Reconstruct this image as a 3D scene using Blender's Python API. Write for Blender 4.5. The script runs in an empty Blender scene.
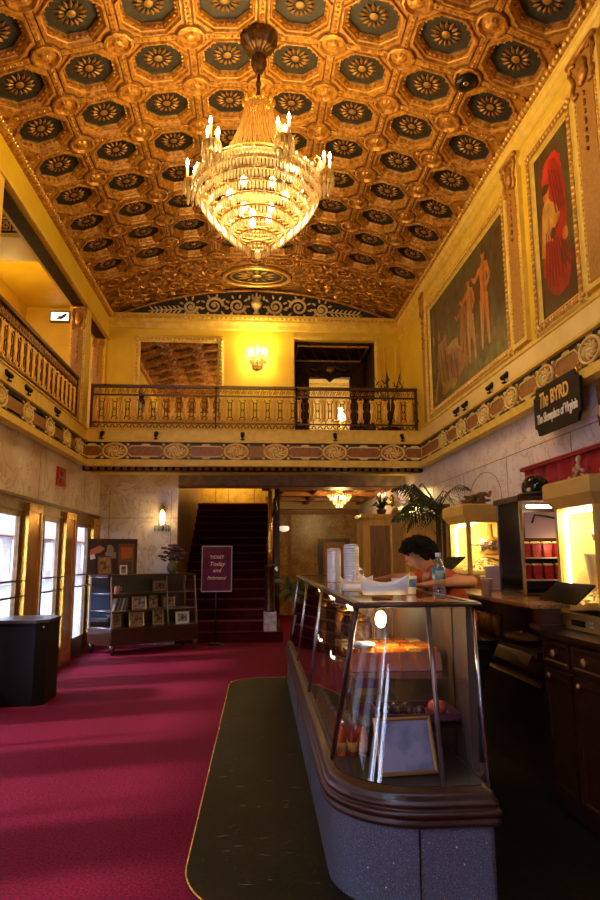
import bpy, math, random
from mathutils import Vector, Matrix
from math import sin, cos, pi, sqrt, atan2, radians
random.seed(11)
SC = bpy.context.scene
COL = SC.collection
ORD = ['first', 'second', 'third', 'fourth', 'fifth', 'sixth', 'seventh', 'eighth', 'ninth', 'tenth', 'eleventh', 'twelfth']

# ------------------------------------------------------------------ materials
def new_mat(name):
    m = bpy.data.materials.new(name); m.use_nodes = True
    nt = m.node_tree; b = nt.nodes['Principled BSDF']
    return m, nt, b

def pos_node(nt, scale=(1, 1, 1)):
    g = nt.nodes.new('ShaderNodeTexCoord')
    mp = nt.nodes.new('ShaderNodeMapping'); mp.inputs['Scale'].default_value = scale
    nt.links.new(g.outputs['Object'], mp.inputs[0])
    return mp.outputs[0]

def M(name, col, rough=.5, metal=0., noise=None, bump=None, col2=None, emit=None, spec=None, stretch=(1, 1, 1), trans=0, lo=.35, hi=.65, coat=0):
    m, nt, b = new_mat(name)
    b.inputs['Base Color'].default_value = (*col, 1)
    b.inputs['Roughness'].default_value = rough
    b.inputs['Metallic'].default_value = metal
    if spec is not None: b.inputs['Specular IOR Level'].default_value = spec
    if coat: b.inputs['Coat Weight'].default_value = coat
    if trans: b.inputs['Transmission Weight'].default_value = trans
    if emit:
        b.inputs['Emission Color'].default_value = (*emit[0], 1); b.inputs['Emission Strength'].default_value = emit[1]
    if noise or bump: p = pos_node(nt, stretch)
    if noise:
        n = nt.nodes.new('ShaderNodeTexNoise'); n.inputs['Scale'].default_value = noise; n.inputs['Detail'].default_value = 6
        nt.links.new(p, n.inputs['Vector'])
        r = nt.nodes.new('ShaderNodeValToRGB'); r.color_ramp.elements[0].position = lo; r.color_ramp.elements[1].position = hi
        c2 = col2 or tuple(c * .55 for c in col)
        r.color_ramp.elements[0].color = (*c2, 1); r.color_ramp.elements[1].color = (*col, 1)
        nt.links.new(n.outputs['Fac'], r.inputs[0]); nt.links.new(r.outputs[0], b.inputs['Base Color'])
    if bump:
        n2 = nt.nodes.new('ShaderNodeTexNoise'); n2.inputs['Scale'].default_value = bump[0]; n2.inputs['Detail'].default_value = 4
        nt.links.new(p, n2.inputs['Vector'])
        bp = nt.nodes.new('ShaderNodeBump'); bp.inputs['Strength'].default_value = bump[1]; bp.inputs['Distance'].default_value = bump[2] if len(bump) > 2 else .02
        nt.links.new(n2.outputs['Fac'], bp.inputs['Height']); nt.links.new(bp.outputs[0], b.inputs['Normal'])
    return m

def marble(name, base, vein, scale=1.6, rough=.25, width=.035, cloud=None, dist=1.2):
    m, nt, b = new_mat(name)
    p = pos_node(nt)
    n = nt.nodes.new('ShaderNodeTexNoise'); n.inputs['Scale'].default_value = scale; n.inputs['Detail'].default_value = 9
    n.inputs['Distortion'].default_value = dist; n.inputs['Roughness'].default_value = .62
    nt.links.new(p, n.inputs['Vector'])
    s = nt.nodes.new('ShaderNodeMath'); s.operation = 'SUBTRACT'; s.inputs[1].default_value = .5; nt.links.new(n.outputs['Fac'], s.inputs[0])
    a = nt.nodes.new('ShaderNodeMath'); a.operation = 'ABSOLUTE'; nt.links.new(s.outputs[0], a.inputs[0])
    r = nt.nodes.new('ShaderNodeValToRGB'); r.color_ramp.elements[0].position = 0; r.color_ramp.elements[1].position = width
    r.color_ramp.elements[0].color = (1, 1, 1, 1); r.color_ramp.elements[1].color = (0, 0, 0, 1)
    nt.links.new(a.outputs[0], r.inputs[0])
    n2 = nt.nodes.new('ShaderNodeTexNoise'); n2.inputs['Scale'].default_value = scale * .7; n2.inputs['Detail'].default_value = 5
    nt.links.new(p, n2.inputs['Vector'])
    r2 = nt.nodes.new('ShaderNodeValToRGB'); r2.color_ramp.elements[0].position = .38; r2.color_ramp.elements[1].position = .62
    r2.color_ramp.elements[0].color = (*(cloud or tuple(c * .75 for c in base)), 1); r2.color_ramp.elements[1].color = (*base, 1)
    nt.links.new(n2.outputs['Fac'], r2.inputs[0])
    mx = nt.nodes.new('ShaderNodeMix'); mx.data_type = 'RGBA'
    mm = nt.nodes.new('ShaderNodeMath'); mm.operation = 'MULTIPLY'; mm.inputs[1].default_value = .5
    nt.links.new(r.outputs[0], mm.inputs[0])
    nt.links.new(mm.outputs[0], mx.inputs[0]); nt.links.new(r2.outputs[0], mx.inputs[6]); mx.inputs[7].default_value = (*vein, 1)
    nt.links.new(mx.outputs[2], b.inputs['Base Color']); b.inputs['Roughness'].default_value = rough
    return m

def speckle(name, base, dark, light, scale=120, rough=.3):
    m, nt, b = new_mat(name); p = pos_node(nt)
    n = nt.nodes.new('ShaderNodeTexNoise'); n.inputs['Scale'].default_value = scale; n.inputs['Detail'].default_value = 2
    nt.links.new(p, n.inputs['Vector'])
    r = nt.nodes.new('ShaderNodeValToRGB'); e = r.color_ramp.elements
    e[0].position = .36; e[0].color = (*dark, 1); e[1].position = .46; e[1].color = (*base, 1)
    x = e.new(.6); x.color = (*base, 1); x = e.new(.68); x.color = (*light, 1)
    nt.links.new(n.outputs['Fac'], r.inputs[0]); nt.links.new(r.outputs[0], b.inputs['Base Color']); b.inputs['Roughness'].default_value = rough
    return m

def thin_glass(name, tint=(1, 1, 1), boost=1.0):
    m, nt, b = new_mat(name); nt.nodes.remove(b)
    out = nt.nodes['Material Output']
    t = nt.nodes.new('ShaderNodeBsdfTransparent'); t.inputs[0].default_value = (*tint, 1)
    g = nt.nodes.new('ShaderNodeBsdfGlossy'); g.inputs['Roughness'].default_value = .02
    lw = nt.nodes.new('ShaderNodeLayerWeight'); lw.inputs[0].default_value = .5      # Schlick reflectance, same from both sides
    pw = nt.nodes.new('ShaderNodeMath'); pw.operation = 'POWER'; pw.inputs[1].default_value = 5; nt.links.new(lw.outputs['Facing'], pw.inputs[0])
    fr = nt.nodes.new('ShaderNodeMath'); fr.operation = 'MULTIPLY_ADD'; fr.inputs[1].default_value = .95; fr.inputs[2].default_value = .05; nt.links.new(pw.outputs[0], fr.inputs[0])
    ml = nt.nodes.new('ShaderNodeMath'); ml.operation = 'MULTIPLY'; ml.inputs[1].default_value = boost; ml.use_clamp = True
    nt.links.new(fr.outputs[0], ml.inputs[0])
    mx = nt.nodes.new('ShaderNodeMixShader')
    nt.links.new(ml.outputs[0], mx.inputs[0]); nt.links.new(t.outputs[0], mx.inputs[1]); nt.links.new(g.outputs[0], mx.inputs[2])
    nt.links.new(mx.outputs[0], out.inputs[0])
    return m

def crystal(name, col):
    m, nt, b = new_mat(name); nt.nodes.remove(b); out = nt.nodes['Material Output']
    t = nt.nodes.new('ShaderNodeBsdfTransparent'); t.inputs[0].default_value = (.97, .95, .9, 1)
    tl = nt.nodes.new('ShaderNodeBsdfTranslucent'); tl.inputs[0].default_value = (*col, 1)
    g = nt.nodes.new('ShaderNodeBsdfGlossy'); g.inputs['Roughness'].default_value = .12
    a = nt.nodes.new('ShaderNodeMixShader'); a.inputs[0].default_value = .35
    nt.links.new(tl.outputs[0], a.inputs[1]); nt.links.new(g.outputs[0], a.inputs[2])
    c = nt.nodes.new('ShaderNodeMixShader'); c.inputs[0].default_value = .72
    nt.links.new(t.outputs[0], c.inputs[1]); nt.links.new(a.outputs[0], c.inputs[2])
    nt.links.new(c.outputs[0], out.inputs[0])
    return m

def emis(name, col, s):
    m, nt, b = new_mat(name); nt.nodes.remove(b); out = nt.nodes['Material Output']
    e = nt.nodes.new('ShaderNodeEmission'); e.inputs[0].default_value = (*col, 1); e.inputs[1].default_value = s
    nt.links.new(e.outputs[0], out.inputs[0]); return m

WARM = (1., .65, .22)
paint = M('yellow plaster paint', (.76, .53, .030), .55, noise=2.5, col2=(.68, .45, .022))
cream = M('cream plaster', (.80, .58, .11), .5, noise=9, col2=(.68, .45, .06))
cream_pale = M('pale cream plaster', (.82, .64, .25), .5, noise=4, col2=(.76, .56, .18))
gold = M('gilded plaster', (.60, .30, .045), .38, .4, noise=22, col2=(.26, .10, .016), bump=(55, .3))
gold_lt = M('bright gilding', (.85, .56, .15), .33, .6, noise=30, col2=(.55, .30, .06))
ceil_field = M('amber ceiling plaster', (.46, .205, .020), .48, .12, noise=10, col2=(.38, .165, .016), bump=(40, .12))
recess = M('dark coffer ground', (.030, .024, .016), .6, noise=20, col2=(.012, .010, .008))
coffer_gold = M('coffer rosette gilding', (.30, .145, .022), .45, .3)
frieze_brown = M('brown frieze panel', (.34, .135, .028), .5, noise=20, col2=(.22, .08, .016))
dark_green = M('dark green band', (.008, .020, .014), .5)
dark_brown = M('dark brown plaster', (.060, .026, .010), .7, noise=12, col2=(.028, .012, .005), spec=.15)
pilaster_brown = M('tan pilaster panel', (.42, .21, .035), .5, noise=30, col2=(.34, .15, .025))
bronze = M('dark bronze', (.16, .085, .03), .35, .8, noise=25, col2=(.07, .035, .015))
brass = M('polished brass cladding', (.85, .47, .07), .26, .75, noise=5, col2=(.62, .30, .035), stretch=(3, 3, .5), bump=(6, .35))
door_bronze = M('door bronze frame', (.22, .13, .05), .35, .7, noise=14)
iron = M('black iron', (.015, .012, .010), .4, .6)
rail_dark = M('dark bronze rail', (.11, .05, .018), .38, .6, noise=30)
rail_gold = M('gilt baluster', (.72, .42, .08), .35, .6)
w_marble = marble('white wall marble', (.82, .74, .68), (.34, .19, .08), 2.0, .22, .028, (.64, .50, .38), 1.5)
r_marble = marble('pale veined marble', (.86, .80, .79), (.42, .27, .18), 2.0, .2, .022, (.74, .66, .64), 1.4)
burl = marble('brown burl marble', (.58, .31, .07), (.05, .015, .004), 6.0, .3, .10, (.34, .15, .03), 1.8)
tan_tile = M('tan stair wall tile', (.30, .16, .06), .4, noise=5, col2=(.2, .10, .04))
k_marble = marble('black floor marble', (.007, .006, .0045), (.08, .065, .045), 2.6, .5, .005, (.014, .012, .006), 2.6)
k_marble.node_tree.nodes['Principled BSDF'].inputs['Specular IOR Level'].default_value = .05
granite = speckle('grey terrazzo', (.125, .132, .185), (.06, .06, .075), (.36, .36, .40), 210, .3)
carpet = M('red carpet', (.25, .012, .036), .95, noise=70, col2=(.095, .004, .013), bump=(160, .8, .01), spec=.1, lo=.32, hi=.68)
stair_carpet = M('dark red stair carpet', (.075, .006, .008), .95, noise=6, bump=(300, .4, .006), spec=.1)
stair_edge = M('lighter red stair nosing', (.22, .028, .03), .8, noise=20)  # lighter red strip along each tread edge
wood_dark = M('dark mahogany', (.060, .020, .009), .28, noise=6, col2=(.028, .009, .005), stretch=(1, 1, 6), coat=.3)
wood_red = M('varnished mahogany moulding', (.062, .020, .011), .34, noise=5, col2=(.032, .010, .005), stretch=(4, 4, 12), coat=.15)
wood_gold = M('golden oak panelling', (.74, .43, .06), .35, noise=5, col2=(.56, .30, .035), stretch=(6, 6, .6))
wood_ledge = M('oak ledge', (.36, .17, .05), .25, noise=6, stretch=(6, 1, 6), coat=.4)
black = M('matt black', (.008, .006, .006), .5)
black_gl = M('gloss black', (.006, .006, .007), .12)
steel = M('steel edging', (.45, .42, .40), .22, .9)
silver = M('silver foil paper', (.75, .74, .76), .25, .3, bump=(60, .3))
white = M('white paper', (.82, .82, .84), .6)
white_mb = M('white block marble', (.68, .62, .62), .3, noise=10)
glass = thin_glass('clear glass pane', (.97, .97, .97), 1.2)
case_glass = thin_glass('display glass', (.96, .96, .97), 1.5)
shelf_glass = thin_glass('shelf glass', (.90, .95, .93), 1.4)
mirror_m = M('mirror silver', (.78, .74, .66), .03, 1.)
cryst = crystal('cut crystal', (1., .86, .55))
flame_m = emis('candle bulb glow', (1., .72, .36), 60)
bulb_m = emis('warm bulb glow', (1., .72, .36), 26)
bulb_soft = emis('frosted bulb glow', (1., .74, .38), 7)
bulb_dim = emis('dim bulb glow', (1., .80, .55), 1.2)
tube_m = emis('tube lamp glow', (1., .80, .45), 22)
wax = M('ivory candle sleeve', (.85, .72, .45), .5)
leaf = M('deep green leaf', (.022, .055, .016), .4, noise=6, col2=(.010, .026, .008))
leaf_lt = M('light palm leaf', (.09, .11, .035), .4, noise=6, col2=(.045, .06, .016))
red_cloth = M('red velvet', (.36, .006, .016), .75, noise=5, col2=(.24, .004, .010))
red_pack = M('red carton', (.46, .014, .014), .4, noise=30, col2=(.25, .006, .008))
pc_yellow = M('yellow enamelled metal', (.58, .36, .08), .35, noise=4, col2=(.5, .30, .06))
popcorn_m = M('popcorn', (.9, .74, .32), .8, bump=(40, .9))
skin = M('skin', (.50, .21, .10), .5)
hair_m = M('black hair', (.0045, .003, .0025), .7, bump=(60, .8), spec=.12)
orange_cloth = M('orange red cloth', (.55, .075, .018), .8, noise=8)
terracotta = M('dark clay pot', (.08, .035, .02), .5)

# ------------------------------------------------------------------ mesh builder
class MB:
    def __init__(s): s.v = []; s.f = []; s.m = []; s.sm = []; s.T = None
    def add(s, vs, fs, m=0, smooth=False):
        b = len(s.v)
        if s.T is not None: s.v.extend(tuple(s.T @ Vector(p)) for p in vs)
        else: s.v.extend(tuple(p) for p in vs)
        for f in fs: s.f.append(tuple(b + i for i in f)); s.m.append(m); s.sm.append(smooth)
        return s
    def box(s, x0, x1, y0, y1, z0, z1, m=0):
        if x0 > x1: x0, x1 = x1, x0
        if y0 > y1: y0, y1 = y1, y0
        if z0 > z1: z0, z1 = z1, z0
        vs = [(x0, y0, z0), (x1, y0, z0), (x1, y1, z0), (x0, y1, z0), (x0, y0, z1), (x1, y0, z1), (x1, y1, z1), (x0, y1, z1)]
        return s.add(vs, [(3, 2, 1, 0), (4, 5, 6, 7), (0, 1, 5, 4), (1, 2, 6, 5), (2, 3, 7, 6), (3, 0, 4, 7)], m)
    def obox(s, c, U, V, W, m=0):     # half-vectors
        c, U, V, W = map(Vector, (c, U, V, W))
        vs = [c + a * U + b * V + d * W for d in (-1, 1) for a, b in ((-1, -1), (1, -1), (1, 1), (-1, 1))]
        return s.add(vs, [(3, 2, 1, 0), (4, 5, 6, 7), (0, 1, 5, 4), (1, 2, 6, 5), (2, 3, 7, 6), (3, 0, 4, 7)], m)
    def lathe(s, c, prof, n=16, m=0, smooth=True, flute=0):
        vs = []; fs = []
        for r, z in prof:
            for i in range(n):
                a = 2 * pi * i / n; rr = r * (1 + (flute if i % 2 else 0))
                vs.append((c[0] + rr * cos(a), c[1] + rr * sin(a), c[2] + z))
        for k in range(len(prof) - 1):
            for i in range(n):
                j = (i + 1) % n; fs.append((k * n + i, k * n + j, (k + 1) * n + j, (k + 1) * n + i))
        if prof[0][0] > 1e-4: fs.append(tuple(range(n - 1, -1, -1)))
        if prof[-1][0] > 1e-4: fs.append(tuple((len(prof) - 1) * n + i for i in range(n)))
        return s.add(vs, fs, m, smooth)
    def tube(s, pts, r, n=6, m=0, closed=False, smooth=True):
        pts = [Vector(p) for p in pts]; k = len(pts)
        rs = r if isinstance(r, (list, tuple)) else [r] * k
        vs = []; fs = []; ref = None
        for i, p in enumerate(pts):
            if closed: t = pts[(i + 1) % k] - pts[i - 1]
            else: t = pts[min(i + 1, k - 1)] - pts[max(i - 1, 0)]
            if t.length < 1e-9: t = Vector((0, 0, 1))
            t.normalize()
            if ref is None: ref = Vector((0, 0, 1)) if abs(t.z) < .9 else Vector((1, 0, 0))
            a = ref - t * ref.dot(t)
            if a.length < 1e-6: a = t.orthogonal()
            a.normalize(); ref = a; b = t.cross(a)
            for j in range(n):
                q = 2 * pi * j / n; vs.append(p + (a * cos(q) + b * sin(q)) * rs[i])
        for i in range(k if closed else k - 1):
            for j in range(n):
                i2 = (i + 1) % k; j2 = (j + 1) % n
                fs.append((i * n + j, i * n + j2, i2 * n + j2, i2 * n + j))
        if not closed: fs.append(tuple(range(n - 1, -1, -1))); fs.append(tuple((k - 1) * n + j for j in range(n)))
        return s.add(vs, fs, m, smooth)
    def ell(s, c, r, nu=10, nv=6, m=0, R=None, smooth=True):
        c = Vector(c); vs = []; fs = []
        def P(x, y, z):
            p = Vector((x * r[0], y * r[1], z * r[2]))
            return c + (R @ p if R is not None else p)
        vs.append(P(0, 0, -1))
        for k in range(1, nv):
            t = -pi / 2 + pi * k / nv
            for i in range(nu): a = 2 * pi * i / nu; vs.append(P(cos(t) * cos(a), cos(t) * sin(a), sin(t)))
        vs.append(P(0, 0, 1)); top = len(vs) - 1
        for i in range(nu):
            j = (i + 1) % nu; fs.append((0, 1 + j, 1 + i))
            for k in range(nv - 2): fs.append((1 + k * nu + i, 1 + k * nu + j, 1 + (k + 1) * nu + j, 1 + (k + 1) * nu + i))
            fs.append((1 + (nv - 2) * nu + i, 1 + (nv - 2) * nu + j, top))
        return s.add(vs, fs, m, smooth)
    def prism(s, poly, O, U, V, N, h0, h1, m=0, ms=None):   # polygon in plane (U,V), thickness along N
        O, U, V, N = map(Vector, (O, U, V, N)); n = len(poly)
        vs = [O + U * a + V * b + N * h0 for a, b in poly] + [O + U * a + V * b + N * h1 for a, b in poly]
        s.add(vs, [tuple(range(n - 1, -1, -1)), tuple(range(n, 2 * n))], m)
        return s.add(vs, [(i, (i + 1) % n, n + (i + 1) % n, n + i) for i in range(n)], m if ms is None else ms)
    def flat(s, poly, O, U, V, m=0):
        O, U, V = map(Vector, (O, U, V))
        return s.add([O + U * a + V * b for a, b in poly], [tuple(range(len(poly)))], m)
    def ext(s, prof, axis, t0, t1, m=0):    # profile list of 2D in the other two axes, open strip with end caps
        def P(a, b, t): return (t, a, b) if axis == 'x' else ((a, t, b) if axis == 'y' else (a, b, t))
        n = len(prof); vs = [P(a, b, t0) for a, b in prof] + [P(a, b, t1) for a, b in prof]
        return s.add(vs, [(i, (i + 1) % n, n + (i + 1) % n, n + i) for i in range(n)] + [tuple(range(n - 1, -1, -1)), tuple(range(n, 2 * n))], m)
    def frame(s, O, U, V, N, w, h, prof, m=0):
        O, U, V, N = map(Vector, (O, U, V, N)); vs = []; fs = []
        for ins, ht in prof:
            for a, b in ((ins, ins), (w - ins, ins), (w - ins, h - ins), (ins, h - ins)): vs.append(O + U * a + V * b + N * ht)
        for k in range(len(prof) - 1):
            for i in range(4): j = (i + 1) % 4; fs.append((k * 4 + i, k * 4 + j, k * 4 + 4 + j, k * 4 + 4 + i))
        return s.add(vs, fs, m)
    def beads(s, p0, p1, pitch, r, m=0, nu=6, nv=4):
        p0, p1 = Vector(p0), Vector(p1); L = (p1 - p0).length; n = max(1, int(L / pitch))
        for i in range(n): s.ell(p0 + (p1 - p0) * ((i + .5) / n), r, nu, nv, m)
        return s
    def build(s, name, mats, parent=None, base=None, local=False):
        if not isinstance(mats, (list, tuple)): mats = [mats]
        off = Vector((0, 0, 0))
        if not local:
            if parent is not None:
                p = parent
                while p is not None: off += p.location; p = p.parent
            elif base is not None: off = Vector(base)
            elif s.v:
                xs, ys, zs = zip(*s.v); off = Vector(((min(xs) + max(xs)) / 2, (min(ys) + max(ys)) / 2, min(zs)))
        me = bpy.data.meshes.new(name)
        me.from_pydata([(a - off.x, b - off.y, c - off.z) for a, b, c in s.v], [], s.f)
        for mt in mats: me.materials.append(mt)
        me.polygons.foreach_set('material_index', s.m); me.polygons.foreach_set('use_smooth', s.sm)
        me.update()
        o = bpy.data.objects.new(name, me); COL.objects.link(o)
        if parent is not None: o.parent = parent
        elif not local: o.location = off
        return o

def thing(name, loc, label, cat, group=None, rz=0):
    o = bpy.data.objects.new(name, None); COL.objects.link(o); o.location = loc; o.rotation_euler = (0, 0, rz)
    o.empty_display_size = .1
    return tag(o, label, cat, group)
def tag(o, label, cat, group=None):
    o['label'] = label; o['category'] = cat
    if group: o['group'] = group
    return o
def struct(o, label=None):
    o['kind'] = 'structure'
    if label: o['label'] = label
    return o
def dup(root, loc, label=None, rz=None, group=None):
    r = root.copy(); COL.objects.link(r); r.location = loc
    if rz is not None: r.rotation_euler = (0, 0, rz)
    if label: r['label'] = label
    if group: r['group'] = group
    for ch in list(root.children):
        c = ch.copy(); COL.objects.link(c); c.parent = r
        for g in list(ch.children):
            d = g.copy(); COL.objects.link(d); d.parent = c
    return r
def text(name, body, size, mat, mtx, parent=None, shear=0, bold=0, ext=.002, width=None, align='CENTER'):
    cu = bpy.data.curves.new(name, 'FONT'); cu.body = body; cu.size = size; cu.shear = shear; cu.offset = bold; cu.extrude = ext
    cu.align_x = align; cu.align_y = 'CENTER'
    o = bpy.data.objects.new(name, cu); COL.objects.link(o)
    dg = bpy.context.evaluated_depsgraph_get(); dg.update()
    me = bpy.data.meshes.new_from_object(o.evaluated_get(dg)); COL.objects.unlink(o); bpy.data.objects.remove(o)
    if width:
        xs = [v.co.x for v in me.vertices]; k = width / (max(xs) - min(xs))
        for v in me.vertices: v.co.x *= k
    me.transform(mtx)
    me.materials.clear(); me.materials.append(mat)
    t = bpy.data.objects.new(name, me); COL.objects.link(t)
    if parent is not None:
        t.parent = parent; me.transform(Matrix.Translation(-parent.location))
    return t
def basis(o, x, y, z):
    m = Matrix((x, y, z)).transposed().to_4x4(); m.translation = Vector(o); return m
def lamp(name, loc, energy, col=WARM, radius=.05, parent=None):
    l = bpy.data.lights.new(name, 'POINT'); l.energy = energy; l.color = col; l.shadow_soft_size = radius
    o = bpy.data.objects.new(name, l); COL.objects.link(o); o.location = loc
    if parent is not None:
        o.parent = parent; o.location = Vector(loc) - parent.location
    return o

XW = 2.75      # half width of the hall
YB = 10.45     # balcony front
YU = 11.87     # upper back wall
YL = 12.0      # lower back wall

# ------------------------------------------------------------------ floor and shell
fl = MB(); fl.box(-2.9, 2.9, -3.1, 12.1, -.1, 0); fl.box(.33, 2.9, 12.1, 17.6, -.1, 0)
struct(fl.build('floor', carpet), 'red carpet of the lobby floor')

def rounded(x0, x1, y0, y1, rs, n=8):    # rs: radii at (x0,y0),(x1,y0),(x1,y1),(x0,y1)
    P = []
    for (cx, cy, a0, r) in ((x0, y0, pi, rs[0]), (x1, y0, 1.5 * pi, rs[1]), (x1, y1, 0, rs[2]), (x0, y1, .5 * pi, rs[3])):
        sx = 1 if cx == x0 else -1; sy = 1 if cy == y0 else -1
        if r == 0: P.append((cx, cy)); continue
        for i in range(n + 1):
            a = a0 + .5 * pi * i / n; P.append((cx + sx * r + r * cos(a), cy + sy * r + r * sin(a)))
    return P
ks = MB(); P = [(-.37 + .012 * (y - 3.6) + (x + .38), y) for x, y in rounded(-.38, 2.78, 2.95, 8.55, (.55, 0, 0, .42), 10)]
ks.prism(P, (0, 0, 0), (1, 0, 0), (0, 1, 0), (0, 0, 1), 0, .012)
struct(ks.build('floor_marble_strip', k_marble), 'black marble floor strip around the snack counter')
sc_ = MB(); rnd = random.Random(17)
for i in range(70):
    x, y, q, L_ = rnd.uniform(-.3, .26), 3.0 + 5.2 * rnd.random() ** 1.7, rnd.uniform(-.5, .5) + (0 if rnd.random() < .6 else 1.2), rnd.uniform(.015, .10); wd = rnd.uniform(.001, .0035)
    sc_.add([(x, y, .0126), (x + L_ * cos(q) * .5, y + L_ * sin(q) * .5 - wd, .0126), (x + L_ * cos(q), y + L_ * sin(q), .0126), (x + L_ * cos(q) * .5, y + L_ * sin(q) * .5 + wd, .0126)], [(0, 1, 2, 3)])
struct(sc_.build('floor_scratches', M('pale scratch', (.22, .19, .15), .7)), 'pale scratches worn in the black marble')
ke = MB()
ke.tube([(x, y, .010) for x, y in P[-12:] + P[:12]], .006, 5)
struct(ke.build('trim_1', brass), 'thin brass edge between carpet and black marble')

# left wall (doors), right wall, back walls
wl = MB(); wl.box(-2.98, -2.80, -3.1, 12.2, 2.22, 3.0)
for y in (8.6, 10.9, 6.3, 4.0): wl.box(-2.8, -2.797, y, y + .008, 2.24, 2.93, 1)
struct(wl.build('wall_left', [w_marble, tan_tile]), 'left marble wall above the entrance doors')
wr = MB(); wr.box(2.80, 2.98, -3.1, 17.6, 0, 3.0)
for y in (4.2, 5.6, 7.1, 8.6, 10.1): wr.box(2.797, 2.8, y, y + .008, .1, 2.6, 1)
wr.box(2.797, 2.8, 3, 12, 2.60, 2.608, 1)
for y in (7.15, 8.65):      # shallow arched panels cut in the marble
    pts = [(2.799, y + .15, 1.5), (2.799, y + .15, 2.2)] + [(2.799, y + .7 - .55 * cos(a), 2.2 + .32 * sin(a)) for a in [pi * i / 12 for i in range(1, 12)]] + [(2.799, y + 1.25, 2.2), (2.799, y + 1.25, 1.5)]
    wr.tube(pts, .005, 4, 1)
struct(wr.build('wall_right', [r_marble, tan_tile]), 'right veined marble wall behind the snack stands')
wb = MB(); wb.box(-2.98, -1.40, YL, YL + .15, 0, 3.0)
for x in (-2.62, -1.52): wb.box(x, x + .008, YL - .003, YL, 0, 2.7, 1)
wb.box(-2.8, -1.4, YL - .003, YL, 2.20, 2.208, 1)
struct(wb.build('wall_back', [w_marble, tan_tile]), 'marble wall behind the memorabilia case')
wf = MB(); wf.box(-2.98, 2.98, -3.25, -3.1, 0, 6.7)
struct(wf.build('wall_front', wood_dark))

# upper right wall with mouldings
ur = MB(); ur.box(XW, XW + .2, -3.1, 12.1, 2.96, 6.15, 0)
ur.ext([(XW, 5.93), (XW - .07, 5.93), (XW - .07, 5.87), (XW - .05, 5.84), (XW - .05, 5.80), (XW - .02, 5.77), (XW, 5.76)], 'y', -3.1, YU, 1)
ur.ext([(XW, 5.66), (XW - .025, 5.66), (XW - .025, 5.60), (XW, 5.58)], 'y', -3.1, YU, 1)
for y0, y1 in ((9.95, 10.02), (6.62, 6.40), (5.98, 5.90)): pass
ur.ext([(XW, 3.63), (XW - .03, 3.62), (XW - .03, 3.58), (XW, 3.56)], 'y', -3.1, 9.95, 1)
struct(ur.build('wall_right_upper', [paint, cream]), 'yellow upper right wall around the murals')
# upper back wall with the doorway
ub = MB()
ub.box(-4.4, .73, YU, YU + .12, 3.3, 7.0); ub.box(2.27, 2.98, YU, YU + .12, 3.3, 7.0); ub.box(.73, 2.27, YU, YU + .12, 5.57, 7.0)
ub.frame((.66, YU, 3.3), (1, 0, 0), (0, 0, 1), (0, -1, 0), 1.68, 2.34, [(0, 0), (0, .03), (.05, .03), (.07, 0)], 1)
ub.frame((2.43, YU, 3.5), (1, 0, 0), (0, 0, 1), (0, -1, 0), .25, 2.0, [(0, 0), (0, .015), (.02, .015), (.03, 0)], 1)
struct(ub.build('wall_back_upper', [paint, cream]), 'yellow upper back wall behind the balcony')
cb = MB()
cb.ext([(YU, 5.98), (YU - .16, 5.98), (YU - .16, 5.93), (YU - .11, 5.90), (YU - .11, 5.86), (YU - .05, 5.82), (YU - .03, 5.74), (YU, 5.72)], 'x', -2.75, 2.75, 0)
for i in range(64): cb.ell((-2.7 + i * .0857, YU - .135, 5.915), (.03, .03, .028), 6, 4, 1)
struct(cb.build('trim_2', [cream, gold_lt]), 'cream egg moulding under the back lunette')

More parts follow.
